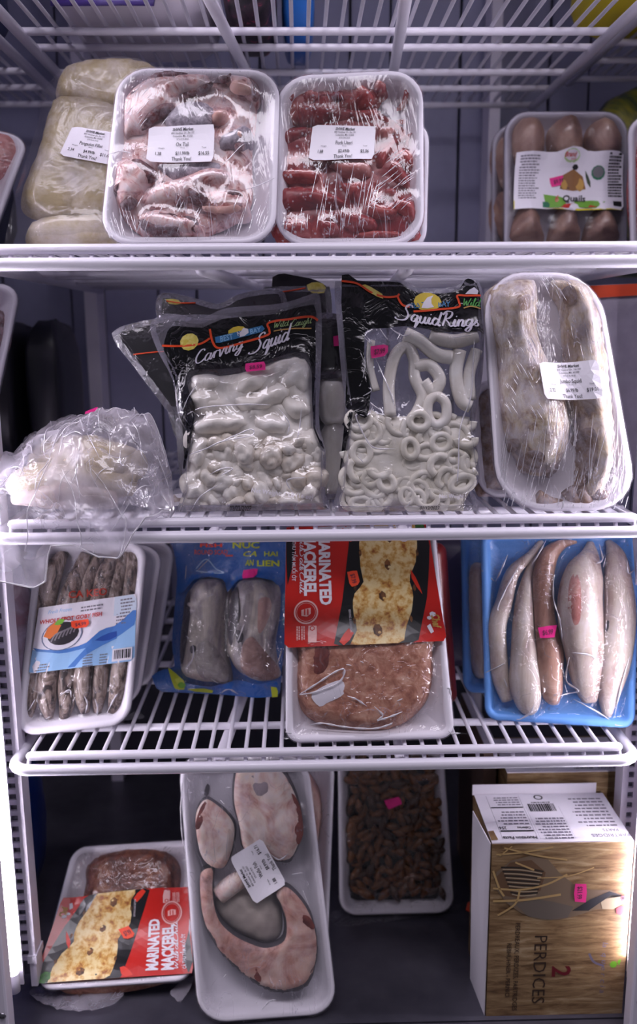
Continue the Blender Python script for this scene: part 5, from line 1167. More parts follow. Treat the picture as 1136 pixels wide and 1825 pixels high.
# marinated mackerel
M_COOKED = organic('grilled_steak_print', [(.34, '9a5826'), (.44, 'd0a052'), (.55, 'e6cf94'), (.8, 'efe0b2')], 110, dist=.15, rough=.35, bump=.05, detail=6)
M_COOKDK = organic('charred_print', [(.35, '3a2012'), (.6, '84562c')], 160, bump=.05)
M_CHILI = plain('chili_print', 'd8341e', .35); M_PARSLEY = organic('parsley_print', [(.4, '1f4a1c'), (.6, '3f7a30')], 200, bump=.05)
def sleeve_art(L):
    L.rect(0, 0, 1, 1, M_RED, 0, .008)
    L.poly([(0, .04), (.15, .005), (.4, .04), (.64, .08), (1, .18), (1, .70), (.64, .63), (.15, .565), (0, .55)], M_BLACKP, 1, 0, .008)
    L.poly([(0, .97), (.2, .93), (.5, .985), (.2, 1), (0, 1)], M_BLACKP, 1, 0, .02)
    L.poly([(0, .09), (.157, .09), (.33, .12), (.457, .18), (.586, .16), (.73, .185), (.87, .24), (1, .27), (1, .60), (.87, .545), (.73, .565), (.586, .557), (.486, .48), (.357, .495), (.157, .494), (0, .47)], M_COOKED, 2, 0, .008)
    for x, t, a, b_ in ((.10, .28, .05, .03), (.335, .31, .05, .022), (.60, .365, .045, .025), (.885, .42, .055, .03)):
        L.ellipse(x, t, a, b_, M_COOKDK, 3, 14); L.ellipse(x + .02, t - .01, .012, .012, M_COOKED, 4, 10)
    for x, t, a in ((.23, .49, .02), (.24, .10, .02), (.52, .54, .02), (.54, .15, .02), (.8, .56, .02), (.8, .2, .02)): L.ellipse(x, t, a * 1.6, a * .5, M_COOKDK, 3, 10)
    L.poly([(.0, .58), (.05, .54), (.15, .53), (.10, .58), (.02, .62)], M_CHILI, 3, 2, .01); L.poly([(.38, .16), (.42, .14), (.60, .10), (.56, .125), (.44, .165)], M_CHILI, 3, 2, .01); L.poly([(.86, .60), (.90, .57), (1, .63), (.98, .67)], M_CHILI, 3, 2, .01)
    L.poly([(.0, .03), (.06, .02), (.13, .05), (.12, .09), (.05, .10), (.0, .09)], M_PARSLEY, 3, 2, .01)
    L.text('MARINATED', .06, .735, .072, M_WHITE, 'L', bold=.045, sx=.78, lay=3, width=.60); L.text('MACKEREL', .055, .835, .075, M_WHITE, 'L', bold=.045, sx=.78, lay=3, width=.525)
    L.script('With', .06, .905, .0027, M_WHITE, total=.019, lay=3, wid=.3); L.script('Salt', .20, .905, .0027, M_WHITE, total=.019, lay=3, wid=.3); L.text('&', .355, .893, .03, M_WHITE, lay=3); L.script('Chili', .38, .905, .0027, M_WHITE, total=.022, lay=3, wid=.3)
    L.text('C\u00c1 THU T\u1ea8M MU\u1ed0I \u1edaT', .055, .945, .024, M_WHITE, 'L', bold=.02, lay=3, width=.40)
    PW = plain('pale_red_print', 'e9b9b4', .4)
    L.ring(.715, .865, .0125, .0016, PW, 3); L.ring(.715, .865, .0098, .0004, PW, 3); L.poly([(.68, .835), (.745, .835), (.755, .865), (.745, .895), (.68, .895), (.69, .865)], PW, 3, 0, .02); L.flat(.69, .85, .74, .858, M_RED, 5); L.flat(.69, .87, .74, .878, M_RED, 5)
    L.poly([(.83, .80), (.965, .80), (.975, .82), (.965, .855), (.83, .855), (.815, .828)], PW, 3, 0, .02); L.ellipse(.85, .828, .022, .018, M_RED, 4, 14); L.ellipse(.85, .828, .014, .011, PW, 5, 12); L.greek(.88, .81, .965, 3, .015, M_RED, 2)
    for t in (.875, .905): L.greek(.83, t, .97, 2, .013, PW, 6, .6)
    L.text('SERVING SUGGESTION', .80, .585, .014, M_WHITE, lay=3, width=.19)
    L.text('Chef', .83, .045, .05, plain('gold_print', 'c69a4a', .45), bold=.03, shear=.2, lay=3, width=.12); L.ellipse(.77, .06, .022, .022, M_WHITE, 3, 12); L.ellipse(.80, .085, .016, .016, M_WHITE, 3, 12); L.poly([(.85, .085), (.92, .07), (.935, .09), (.87, .11)], M_WHITE, 3, 0, .02)
    L.build('sleeve', L.parent)
A = V(490, 950, 3.246)
o_, yw = stand((508, 1329), (815, 1320), TOP[3]); o_ = o_ + np.array((0, .018, 0))
MAW = plain('sleeve_edge', 'efd8c8', .5)
P = Pack('mackerel_pack', 'marinated mackerel pack in a red and black sleeve standing on the lowest wire shelf', 'frozen fish', o_, yw, 20, 'red marinated mackerel packs')
P.quad(A((68, 60), (935, 60), (1045, 1200), (62, 1215)), .020, base=.001, top=.222)
P.tray(.020, .016)
P.piece('fish_steak', A((150, 560), (890, 560), (930, 700), (925, 870), (880, 1000), (760, 1110), (600, 1165), (420, 1150), (250, 1110), (140, 1010), (118, 870), (125, 720)), M_STEAKM, .024, .02, .002, lump=.0014)
P.piece('steak_cavity', A((225, 640), (300, 620), (330, 740), (270, 830), (215, 800)), M_BLOOD, .003, .01, .0245, lump=.001)
P.piece('belly_gap', A((215, 930), (380, 850), (400, 930), (300, 985), (260, 1005)), M_FOAM, .001, .01, .0262, lump=.0006)
P.membrane(50, .001, floor=.012, fold=.0015, fs=50)
P.film(F_VAC, 'vacuum_film', step=.004, skirt=.011)
L = P.patch([tuple(x) for x in A((905, 55), (997, 624), (55, 664), (65, 55))], .0022, .024)
q_ = [P.q[0].copy(), P.q[1].copy()]
c_ = P.uv(A((905, 55), (997, 624), (55, 664), (66, 55)), .026)
kk = lambda a, b: b + (a - b) * ((.221 - b[1]) / (a[1] - b[1]))
L = Patch([kk(c_[0], c_[1]), c_[1], c_[2], kk(c_[3], c_[2])], P.flat_ht(c_, 120), .0006); L.parent = P.root
sleeve_art(L)
P.sticker(A((422, 222), (478, 208), (500, 292), (440, 312)), M_ORANGE, '$7.99', h=.026, off=.0060, rot=1)
for pts in (((30, 1180), (70, 1140), (150, 1190), (210, 1260), (60, 1265)), ((960, 1150), (1045, 1140), (1110, 1210), (1060, 1225), (985, 1200)), ((220, 1205), (420, 1215), (560, 1205), (640, 1212), (600, 1262), (480, 1275), (300, 1268))):
    P.film(F_VAC, 'film_flap', outline=P.uv(A(*pts), .004), step=.005, off=.002)
P.creases([A(*p) for p in ([(140, 935), (240, 870), (350, 800), (400, 790), (370, 860), (240, 915), (140, 935)], [(205, 1110), (280, 1100), (400, 1120), (560, 1130), (650, 1110), (680, 1095)], [(415, 940), (470, 960), (530, 1000)], [(570, 1000), (620, 1050), (590, 1080), (660, 1060), (735, 1030)], [(980, 905), (1010, 900), (1020, 960)], [(60, 1150), (100, 1160), (130, 1180)], [(1000, 1140), (1040, 1180), (1075, 1190)], [(410, 760), (440, 765)], [(490, 740), (510, 750)], [(700, 970), (735, 955)])], r=.0009)
P2 = flat_pack('mackerel_pack', 'dark edge of another red pack hidden behind the standing mackerel pack', 'frozen fish', A((500, 55), (1000, 55), (1070, 1030), (500, 1060)), 700, .12, 13, TOP[3], plain('dark_red_sleeve', '7a1512', .35, coat=.3), None, 'red marinated mackerel packs')
flat_pack('fish_pack', 'dark violet pack filling the gap beside the second mackerel pack', 'frozen fish', A((820, 40), (1130, 40), (1140, 1000), (840, 1010)), 760, .235, 10, TOP[3], plain('dark_violet_pack', '3d3850', .35), None)

# blue trays of pale fish
A = V(780, 940, 3.191)
o_, yw = stand((868, 1279), (1128, 1314), TOP[3])
def blue_tray(label, px, O, yaw, lean, front=True):
    P = Pack('blue_tray', label, 'fish tray', O, yaw, lean, 'blue trays of pale whole fish')
    P.quad(px, .014, base=.001); P.tray(.014, .014, M_BLUE, wall=.008); return P
P = blue_tray('blue foam tray of five pale whole fish in vacuum film with a pink sticker', A((245, 20), (1150, 10), (1122, 1205), (272, 1080)), o_, yw * .5, 18)
for pth, rr, mt in (([(600, 70), (540, 150), (430, 260), (380, 430), (340, 560), (345, 700), (360, 850), (400, 990)], (14, 22, 36, 44, 50, 48, 46, 30), M_PALEFISH), ([(560, 170), (525, 260), (500, 400), (490, 560), (495, 720), (500, 880), (520, 1010), (535, 1060)], (14, 26, 44, 56, 68, 80, 62, 24), M_PALEFISH),
        ([(800, 75), (720, 90), (645, 150), (608, 260), (605, 400), (615, 540), (640, 700), (640, 830), (660, 960), (690, 995)], (10, 26, 46, 54, 54, 56, 70, 68, 50, 18), M_PINKFISH), ([(880, 80), (870, 160), (835, 260), (810, 400), (815, 560), (835, 700), (850, 860), (870, 990)], (16, 52, 96, 112, 112, 100, 78, 40), M_PALEFISH),
        ([(980, 70), (1020, 160), (1030, 300), (1040, 460), (1025, 620), (1000, 780), (980, 930), (975, 1080)], (14, 50, 70, 80, 86, 84, 62, 22), M_PALEFISH)):
    P.tube('whole_fish', A(*pth), [q / 3.191 / 1480 for q in rr], mt, base=.002, flat=.8, h=.016)
P.skin('red_flank', A((750, 310), (790, 260), (820, 400), (810, 520), (770, 560), (740, 470)), organic('red_flank_skin', [(.3, '8a4a42'), (.5, 'a8716a'), (.7, 'c0a096')], 50))
P.skin('dark_fin', A((958, 560), (1005, 480), (990, 540), (965, 600)), M_SKIN)
P.membrane(12, .001, floor=.006, fold=.0025, fs=50)
P.film(F_VAC, 'vacuum_film', step=.0032, skirt=.006)
P.creases([A(*p) for p in ([(405, 150), (370, 230), (335, 305)], [(470, 210), (400, 330), (345, 450), (350, 475)], [(625, 65), (590, 130), (535, 215)], [(665, 265), (660, 400), (690, 520), (705, 640)], [(930, 90), (940, 180), (890, 210)], [(960, 170), (940, 230)], [(1080, 180), (1085, 260), (1125, 240)], [(745, 735), (735, 870), (800, 930), (690, 960)], [(760, 710), (850, 720), (915, 760)], [(1020, 1080), (1040, 900), (1090, 720)], [(270, 830), (390, 770)], [(450, 1110), (520, 1060), (550, 1000)], [(250, 240), (330, 305)], [(780, 980), (960, 1080), (1060, 1170)], [(380, 860), (400, 910)])], r=.0009)
P.sticker(A((575, 570), (683, 552), (668, 625), (588, 632)), M_PINK, '$6.99', h=.03, off=.0012)
P2 = blue_tray('blue tray corner with film standing behind the tray of five pale fish', A((135, 10), (900, 10), (900, 1030), (150, 1035)), stand_at(826, .15, TOP[3]), -.05, 14)
P2.piece('whole_fish', A((170, 300), (240, 200), (300, 300), (320, 800), (200, 820)), M_PALEFISH, .02, .02, .002)
P2.membrane(14, .001, floor=.006, fold=.003, fs=50); P2.film(F_VAC, 'vacuum_film', step=.005, skirt=.006)

# ================================================================== row 4: cabinet floor
# second mackerel pack, lying back
A = V(0, 1360, 3.156)
o_, yw = stand((60, 1776), (338, 1757), .006)
P = Pack('mackerel_pack', 'marinated mackerel pack in a red sleeve leaning far back on the cabinet floor', 'frozen fish', o_, yw, 52, 'red marinated mackerel packs')
P.quad(A((410, 470), (1110, 425), (1080, 1290), (185, 1330)), .022, base=.001)
P.tray(.020, .018)
P.piece('fish_steak', A((475, 640), (480, 560), (560, 500), (700, 460), (850, 455), (960, 490), (1010, 560), (1010, 660), (960, 800), (500, 800)), M_STEAK_DK, .022, .02, .002, lump=.0025)
P.piece('fish_steak', A((300, 1130), (900, 1110), (980, 1190), (760, 1262), (420, 1290), (300, 1230)), M_STEAKM, .02, .018, .002, lump=.0025)
P.membrane(60, .001, floor=.012, fold=.001, fs=50)
P.film(F_VAC, 'vacuum_film', step=.004, skirt=.011)
c_ = P.uv(A((183, 1240), (347, 752), (1058, 690), (1088, 1178)), .026)
L = Patch([c_[0], c_[1], c_[2], c_[3]], P.flat_ht(c_, 120), .0006); L.parent = P.root; sleeve_art(L)
P.sticker(A((662, 925), (722, 903), (760, 960), (698, 985)), M_ORANGE, '$7.99', h=.026, off=.0060)
for pts in (((165, 1300), (230, 1260), (420, 1275), (700, 1290), (580, 1385), (330, 1392)), ((960, 1280), (1085, 1200), (1090, 1240), (1020, 1345), (985, 1330))):
    P.floor_film(A(*pts), F_POLY)

# fish steaks
A = V(300, 1360, 3.55)
o_, yw = stand((356, 1806), (587, 1777), 0.0005)
def steak_tray(label, px, O, yaw, lean):
    P = Pack('steak_tray', label, 'fish tray', O, yaw, lean, 'film-wrapped trays of fish steaks'); P.quad(px, .020, base=.001); return P
P = steak_tray('tall film-wrapped white tray of pale fish steaks with a tilted price label', A((62, -60), (880, -60), (1062, 1475), (192, 1625)), o_, yw * .5, 20)
P.tray(.020, .030)
S = lambda nm, pts, mt, H, R=.01, b=.003, **k_: P.piece(nm, A(*pts), mt, H, R, b, **k_)
S('fish_steak', [(410, 100), (440, 20), (560, -20), (720, 30), (800, 150), (850, 300), (860, 450), (810, 590), (760, 650), (640, 620), (480, 570), (440, 400), (405, 250)], M_SKIN, .021, .006)
S('steak_flesh', [(422, 110), (450, 35), (560, -5), (700, 40), (785, 160), (835, 300), (845, 440), (800, 570), (750, 630), (640, 605), (490, 560), (452, 400), (418, 250)], M_STEAKW, .004, .006, .0225)
S('steak_flesh', [(520, 80), (560, 75), (620, 110), (630, 180), (580, 210), (540, 180)], organic('grey_flesh', [(.3, '8a7c84'), (.6, 'a99aa0')], 40), .001, .008, .0262, lump=.0005)
S('bloodline', [(780, 190), (830, 260), (855, 400), (850, 470), (820, 520), (800, 420), (820, 340)], M_BLOOD, .001, .008, .0262, lump=.0005)
S('fish_steak', [(165, 340), (225, 225), (300, 250), (400, 340), (432, 430), (405, 580), (350, 680), (250, 655), (190, 560)], M_SKIN, .019, .006)
S('steak_flesh', [(172, 345), (228, 235), (298, 260), (390, 345), (420, 430), (395, 575), (345, 668), (255, 645), (198, 555)], M_STEAKW, .004, .006, .0205)
S('bloodline', [(170, 400), (200, 290), (240, 240), (235, 320), (195, 420)], M_BLOOD, .001, .008, .0242, lump=.0005); S('fin_stub', [(225, 205), (240, 140), (262, 145), (250, 215)], M_SKIN, .01, .006)
HS = [(190, 740), (215, 670), (290, 662), (288, 780), (300, 900), (340, 1000), (420, 1080), (520, 1130), (620, 1160), (720, 1120), (735, 1010), (700, 900), (665, 830), (740, 770), (840, 850), (920, 980), (955, 1130), (945, 1280), (890, 1420), (740, 1470), (600, 1440), (450, 1340), (330, 1220), (240, 1080), (200, 930)]
S('fish_steak', HS, M_SKIN, .020, .006)
HS2 = [(200, 740), (222, 682), (280, 675), (278, 790), (292, 915), (330, 1015), (415, 1095), (520, 1148), (625, 1175), (735, 1130), (750, 1010), (715, 895), (685, 835), (740, 785), (832, 860), (906, 985), (940, 1130), (930, 1272), (875, 1400), (740, 1450), (606, 1422), (462, 1325), (342, 1210), (255, 1070), (212, 930)]
S('steak_flesh', HS2, M_STEAKP, .004, .006, .0215)
S('membrane', [(290, 880), (420, 800), (600, 790), (690, 860), (725, 1000), (705, 1110), (610, 1145), (460, 1090), (340, 1000)], M_FILLBG, .012, .02, .002)
S('bloodline', [(850, 960), (900, 980), (930, 1050), (880, 1040), (845, 1000)], M_BLOOD, .001, .008, .0252, lump=.0005); S('bloodline', [(535, 1290), (570, 1285), (590, 1380), (550, 1370)], M_BLOOD, .001, .008, .0252, lump=.0005)
P.tube('belly_flap', A((320, 840), (390, 780), (480, 720)), [.010, .011, .010], M_STEAKW, base=.006, flat=.9)
P.membrane(45, .001, fold=.0008, fs=60)
P.film(F_TRAY, skirt=.011)
P.creases([A(*p) for p in ([(90, 120), (80, 330), (100, 560)], [(330, 230), (360, 260)], [(640, 560), (700, 600), (760, 560)], [(850, 800), (890, 900)], [(370, 150), (400, 150)], [(120, 90), (140, 120)], [(590, 1560), (640, 1500), (680, 1490)], [(350, 1350), (370, 1330)], [(780, 700), (850, 690)])], r=.0008)
P.store_label(A((550, 902), (388, 602), (590, 470), (750, 766)), 'Wallu Fish', '1.88', '$8.99/lb', '$16.71', h=.028)
P = steak_tray('film-wrapped tray of fish steaks half hidden behind the tall steak tray', A((420, -40), (1052, -30), (1030, 900), (560, 1300)), stand_at(470, .075, 0.0005), 0, 19)
P.q = P.uv(A((420, -60), (1055, -60), (1010, 1400), (420, 1400)), .02); P.quad(A((420, -60), (1055, -60), (1005, 1330), (420, 1330)), .02, base=.001)
P.tray(.018, .025)
S('fish_steak', [(500, 100), (700, 20), (880, 60), (980, 250), (960, 500), (900, 620), (600, 600)], M_STEAKP, .02, .012); S('fish_steak', [(600, 700), (900, 660), (960, 800), (940, 1100), (700, 1150)], M_STEAKP, .02, .012)
P.membrane(45, .001); P.film(F_TRAY, step=.006, skirt=.011)

# silkworm pupae
A = V(560, 1350, 3.55)
o_, yw = stand((624, 1617), (800, 1613), .0005)
P = Pack('pupae_tray', 'white rimmed tray of brown silkworm pupae sealed in vacuum film, pink sticker', 'insect tray', o_, yw, 14)
P.quad(A((150, -60), (818, -60), (888, 945), (162, 950)), .022, base=.001)
P.tray(.022, .022)
cont = P.uv(A((200, -20), (780, -20), (840, 880), (215, 890)), .018)
vv, ff = fill(P.ring(.02, .014), .01); mk('brine', np.stack([vv[:, 0], np.full(len(vv), -.010), vv[:, 1]], 1), ff, plain('dark_brine', '1b0f08', .2), P.root)
pm = []
for k_ in range(4):
    z_ = np.linspace(-1, 1, 9); rad = [.0052 * max(1 - abs(q) ** 2.6, .02) * (1 + .06 * math.cos(q * 22)) for q in z_]
    v, f = tube_geo([(0, 0, q * .0125) for q in z_], rad, 8)
    me = bpy.data.meshes.new('pupa'); me.from_pydata([tuple(p) for p in v], [], f); me.materials.append((M_PUPA, organic('pupa_light', [(.3, '4a260e'), (.6, '7e4b1d')], 90, rough=.3, bump=.4), organic('pupa_dark', [(.3, '24120a'), (.6, '4a2810')], 90, rough=.5, bump=.4), M_PUPA)[k_])
    me.polygons.foreach_set('use_smooth', [True] * len(f)); pm.append(me)
r_ = random.Random(11)
for c in rand_in(cont, 190, .0088, 12):
    o = ob('pupa', r_.choice(pm), P.root); h_ = r_.uniform(.013, .021)
    o.location = (c[0], -h_, c[1]); o.rotation_euler = (r_.uniform(-.25, .25), r_.uniform(0, PI), 0); s_ = r_.uniform(.85, 1.1); o.scale = (s_, s_, s_)
    d2 = ((P.P - c) ** 2).sum(1); P.hf[d2 < .006 ** 2] = np.maximum(P.hf[d2 < .006 ** 2], h_ + .0052)
P.membrane(14, .001)
P.film(F_VAC, 'vacuum_film', step=.005, skirt=.011)
P.sticker(A((443, 268), (540, 242), (556, 290), (465, 326)), M_PINK, None, h=.024, off=.0015)
P.floor_film(A((120, 975), (230, 960), (840, 945), (960, 910), (985, 950), (600, 1020), (200, 1075), (110, 1040)), F_VAC, lift=.003)

# partridge box
A = V(820, 1340, 3.595)
M_STRAW = (lambda t: t.done(t.n('ShaderNodeBsdfPrincipled', Base_Color=t.ramp(t.math('ADD', t.math('MULTIPLY', t.noise(t.coords((1, 1, 7), (0, .06, 0)), 22, 6, .65, .6), .75), t.math('MULTIPLY', t.noise(t.coords(), 12, 3), .25)), [(.32, C('3a281a')), (.43, C('75593a')), (.55, C('9d815c')), (.70, C('c4ae8c'))]), Roughness=.38).outputs[0]))(NT('straw_print'))
def carton(label, O, yaw, w, h, d, flaps=True):
    r = empty('partridge_box', Matrix.Translation(Vector(O)) @ Matrix.Rotation(yaw, 4, 'Z'), label, 'box', 'partridge cartons'); t = .0012
    m = MB(); M_BOARD = plain('white_board', 'e4dfe8', .45)
    m.box((0, 0, 0), (w, t, h), M_STRAW); m.box((0, d - t, 0), (w, d, h), M_STRAW); m.box((0, t, 0), (t, d - t, h), M_STRAW); m.box((w - t, t, 0), (w, d - t, h), M_STRAW); m.box((t, t, 0), (w - t, d - t, t), M_STRAW)
    m.build('carton', r)
    m = MB(); m.box((-.0, .001, h), (w, d * .94, h + t), M_BOARD); m.build('top_flap', r)
    return r
P0 = at_z(867, 1811, 0.0); P1 = at_z(1109, 1806, 0.0)
bw = float(np.hypot(*(P1 - P0)[:2])) ; byaw = math.atan2(P1[1] - P0[1], P1[0] - P0[0])
topz = at_y(880, 1505, P0[1])[2]
bd = float(at_z(862, 1413, topz)[1] - P0[1])
R_ = carton('cardboard partridge box printed with straw and a bird, standing on the cabinet floor', P0, byaw, bw, topz, bd)
class Flat:  # a flat printed face of the box
    pass
def face_patch(O, ax, ay, w, h, nrm):
    L = Patch([(0, h), (w, h), (w, 0), (0, 0)], lambda q: np.zeros(len(q)), .0004)
    def put(st, faces, mat, lay=1):
        st = np.asarray(st, float).reshape(-1, 2); q = L.uv(st[:, 0], st[:, 1]); k_ = .0004 + lay * .00012
        L.mb.add(np.array(O) + q[:, :1] * np.array(ax) + q[:, 1:] * np.array(ay) + k_ * np.array(nrm), faces, mat)
    L.put = put; return L
H = topz
L = face_patch((0, 0, 0), (1, 0, 0), (0, 0, 1), bw, H, (0, -1, 0))
g = lambda *p: [((x - (215 - 35 * (y - 590) / 1100)) / (900 - 40 * (y - 590) / 1100), (y - 590) / 1098) for x, y in p]
FE, FG, FB = plain('bird_brown', '6b5038', .4), plain('bird_grey', '6c6258', .4), plain('bird_breast', '7d6a56', .4)
L.poly(g((240, 760), (330, 690), (480, 660), (590, 700), (640, 770), (760, 860), (900, 885), (1010, 885), (1060, 920), (1060, 980), (1000, 1000), (890, 1000), (760, 1040), (600, 1070), (440, 1040), (330, 970), (250, 900)), FB, 1, 3, .02)
L.poly(g((240, 790), (330, 700), (480, 690), (560, 780), (520, 880), (400, 930), (270, 900)), FE, 2, 3, .02); L.poly(g((360, 960), (480, 930), (640, 960), (760, 1000), (700, 1050), (560, 1065), (430, 1035)), FG, 2, 3, .02)
for i in range(7): L.line(g((270 + 10 * i, 730 + 26 * i), (400, 735 + 27 * i), (540 - 6 * i, 760 + 22 * i)), .0018, plain('wing_bar', '2c2622', .4), 3); L.line(g((280 + 10 * i, 742 + 26 * i), (400, 748 + 27 * i), (530 - 6 * i, 772 + 22 * i)), .0012, plain('wing_pale', 'b4a488', .4), 3)
L.poly(g((720, 1010), (800, 960), (900, 910), (990, 885), (1050, 900), (1060, 925), (1000, 905), (930, 940), (860, 990), (780, 1035), (735, 1035)), M_INK, 3, 2, .02); L.poly(g((905, 960), (985, 905), (1035, 920), (1030, 1000), (950, 1000), (890, 1000)), plain('bird_throat', 'b9a88c', .4), 3, 2, .02)
BK = plain('beak_red', 'c4505a', .4); L.poly(g((1000, 1000), (1040, 980), (1065, 995), (1040, 1040), (1010, 1045)), BK, 4, 2, .02); L.ellipse(*g((1045, 935))[0], .022, .016, BK, 4, 12); L.ellipse(*g((1045, 935))[0], .010, .007, M_INK, 5, 10)
for pts, w_ in (([(220, 860), (400, 870), (560, 840), (690, 780)], .0022), ([(220, 940), (420, 935), (650, 905)], .0026), ([(240, 650), (400, 640), (600, 610)], .0018), ([(290, 610), (500, 660), (690, 690)], .0018), ([(360, 700), (480, 750)], .002), ([(260, 660), (340, 600)], .0014), ([(250, 1030), (360, 960), (390, 870)], .0022), ([(220, 750), (260, 860), (290, 910)], .0022), ([(500, 800), (700, 790), (860, 740)], .0012)):
    L.line(g(*pts), w_, plain('straw_stalk', 'c0a06a', .4), 4)
BR = plain('dark_brown_print', '33221a', .4); TX = plain('maroon_print', '6d1420', .4)
# the box stands on its end: its words read downwards, so their patch is turned a quarter
def turned(cx, cy_, length, height):  # centre in view pixels, length down the face
    c = g((cx, cy_))[0]; X, Z = c[0] * bw, (1 - c[1]) * H
    return face_patch((X + height / 2, 0, Z + length / 2), (0, 0, -1), (-1, 0, 0), length, height, (0, -1, 0))
k_ = H / 1098
def vtext(body, cx, cy_, ln, ht_, mat, **kw):
    T = turned(cx, cy_, ln * k_, ht_ * k_)
    T.c = [np.array(c, float) for c in [(0, 0), (ln * k_, 0), (ln * k_, ht_ * k_), (0, ht_ * k_)]]; T.flip = True
    T.text(body, .5, .5, .95, mat, width=1.0, lay=4, **kw); o = T.build('lettering', R_); return o
vtext('PERDICES', 517, 1385, 440, 78, BR, bold=-.004); vtext('2', 655, 1398, 70, 110, TX, bold=.02)
vtext('PERDREAUX, PERDIZES, PARTRIDGES', 368, 1365, 570, 28, BR, bold=.008); vtext('REBH\u00dcHNER - PERNICI', 318, 1385, 350, 26, BR, bold=.008); vtext('la  q u e r c i a', 925, 1380, 330, 34, plain('logo_violet', '6b6680', .4), shear=.2)
L.ellipse(*g((985, 1360))[0], .028, .022, M_GREEN, 3, 14); L.poly(g((1010, 1340), (1035, 1320), (1020, 1375)), M_GREEN, 3, 0, .02); L.line(g((830, 1285), (860, 1340), (925, 1368)), .0025, plain('logo_violet', '6b6680', .4), 4)
L.build('printing', R_)
L = face_patch((0, 0, 0), (1, 0, 0), (0, 0, 1), bw, H, (0, -1, 0)); L.poly(g((741, 838), (820, 842), (808, 957), (726, 950)), M_PINK, 6, 0, .02); o = L.build('price_sticker', R_)
T = turned(770, 895, 85 * k_, 34 * k_); T.c = [np.array(c, float) for c in [(0, 0), (85 * k_, 0), (85 * k_, 34 * k_), (0, 34 * k_)]]; T.flip = True; T.text('$21.99', .5, .5, .8, M_INK, width=.9, lay=7, bold=.01); T.build('lettering', o)
# top face print, upside down
D_ = bd * .94
L = face_patch((bw, 0.001, H + .0012), (-1, 0, 0), (0, 1, 0), bw, D_, (0, 0, 1)); L.c = [np.array(c, float) for c in [(0, 0), (bw, 0), (bw, D_), (0, D_)]]; L.flip = True
L.text('PARTRIDGES', .14, .10, .06, M_INK_SOFT, bold=.005, lay=2); L.text('PARTS', .12, .2, .05, M_INK_SOFT, lay=2); L.greek(.05, .28, .34, 9, .07, M_INK_SOFT, 2, .35)
L.text('Nutrition Facts', .79, .08, .055, M_INK, bold=.02, lay=2, width=.24); L.flat(.67, .20, .91, .225, M_INK); L.text('Calories', .73, .27, .045, M_INK, bold=.015, lay=2, width=.1); L.text('256', .885, .27, .055, M_INK, bold=.02, lay=2, width=.055); L.flat(.67, .68, .91, .70, M_INK); L.greek(.68, .34, .9, 5, .06, M_INK_SOFT, 5, .4); L.greek(.68, .74, .9, 4, .05, M_INK_SOFT, 6, .4)
for a_ in ((.665, .05, .667, .95), (.915, .05, .917, .95), (.40, .05, .401, .7), (.648, .05, .649, .7)): L.flat(*a_, M_INK_SOFT, 1)
L.greek(.41, .05, .64, 8, .055, M_INK_SOFT, 9, .5)
x_ = .43; r_ = random.Random(2)
while x_ < .63: w_ = r_.choice((.004, .007, .011)); L.flat(x_, .60, x_ + w_, .76, M_INK, 2); x_ += w_ + r_.choice((.004, .007))
L.greek(.45, .78, .61, 1, .03, M_INK, 9, .6); L.ring(.52, .90, .0052, .0016, M_INK, 2)
L.poly([(.95, .05), (1, .03), (1, .22), (.96, .24)], M_STRAW, 2, 0, .02)
L.build('printing', R_)
M_BOARD = plain('white_board', 'e4dfe8', .45)
m = MB(); m.add([(-.001, .002, 0), (-.006, bd * .55, 0), (-.007, bd * .55, 0), (-.002, .001, 0), (-.001, .002, H), (-.010, bd * .50, H + .008), (-.011, bd * .5, H + .008), (-.002, .001, H)], [(0, 1, 5, 4), (2, 3, 7, 6), (3, 0, 4, 7), (1, 2, 6, 5), (4, 5, 6, 7), (3, 2, 1, 0)], M_BOARD); m.build('side_flap', R_)
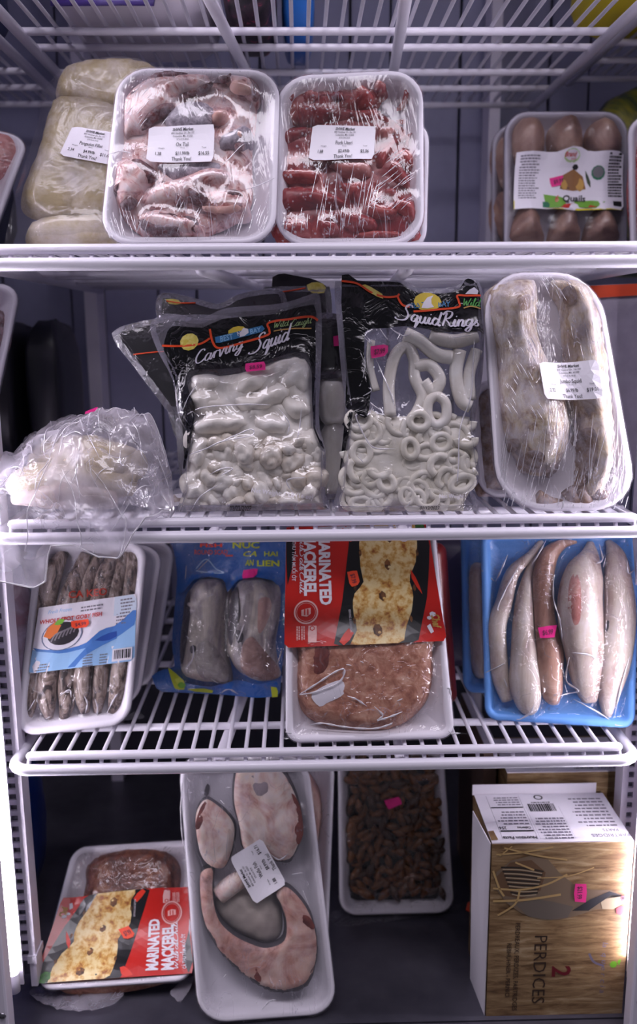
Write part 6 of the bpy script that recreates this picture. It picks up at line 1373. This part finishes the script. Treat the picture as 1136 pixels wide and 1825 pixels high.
m = MB(); m.box((-.002, bd * .95, H), (bw * .95, bd * .95 + .0012, H + .013), M_BOARD); o = m.build('back_flap', R_); o.rotation_euler = (0, 0, 0)
Q = at_z(868, 1407, topz + .008)
b2 = carton('second partridge box with its straw edge showing behind the front box', (.2195, P0[1] + bd + .022, 0), 0, bw, topz + .012, bd * .9)
L = face_patch((bw, 0.001, topz + .0132), (-1, 0, 0), (0, 1, 0), bw, bd * .85, (0, 0, 1)); L.c = [np.array(c, float) for c in [(0, 0), (bw, 0), (bw, bd * .85), (0, bd * .85)]]; L.flip = True
L.text('Nutrition Facts', .70, .12, .05, M_INK, bold=.02, lay=2, width=.24); L.greek(.3, .06, .5, 6, .06, M_INK_SOFT, 2); L.text('PARTRIDGES', .14, .08, .06, M_INK_SOFT, bold=.01, lay=2); L.build('printing', b2)
M_KRAFT = plain('brown_board', '5f4a40', .6)
m = MB(); r = empty('carton', Matrix.Translation((.199, P0[1] + bd + .06, 0)), 'plain brown carton side in shadow behind the pupae tray and the partridge box', 'box'); m.box((0, 0, 0), (.016, .16, topz + .03), M_KRAFT); m.build('carton_side', r); m = MB(); m.box((.0005, .0005, topz + .03), (.0155, .159, topz + .031), M_BOARD); m.build('carton_top', r)
q0 = at_z(843, 1623, .001); r = empty('price_tag', Matrix.Translation(Vector(q0)), 'small loose orange paper tag on the cabinet floor by the partridge box', 'tag'); m = MB(); m.add([(-.009, 0, .001), (-.002, -.006, .0005), (.008, -.004, .001), (.010, .006, .006), (.0, .008, .010), (-.006, .006, .007)], [(0, 1, 2, 3), (0, 3, 4, 5)], M_ORANGE); m.add([(-.009, .0004, .0006), (-.002, -.0056, .0001), (.008, -.0036, .0006), (.010, .0064, .0056), (.0, .0084, .0096), (-.006, .0064, .0066)], [(3, 2, 1, 0), (5, 4, 3, 0)], M_ORANGE); m.build('paper', r)
pillow('freezer_bag', 'blue bag standing in the next bay beyond the slotted pilaster near the floor', 'bag', (-.52, .13, 0), (-.362, .28, .235), plain('royal_blue_bag', '1d3f8f', .3, bump=(40, .5), coat=.4), None, .5, 31)
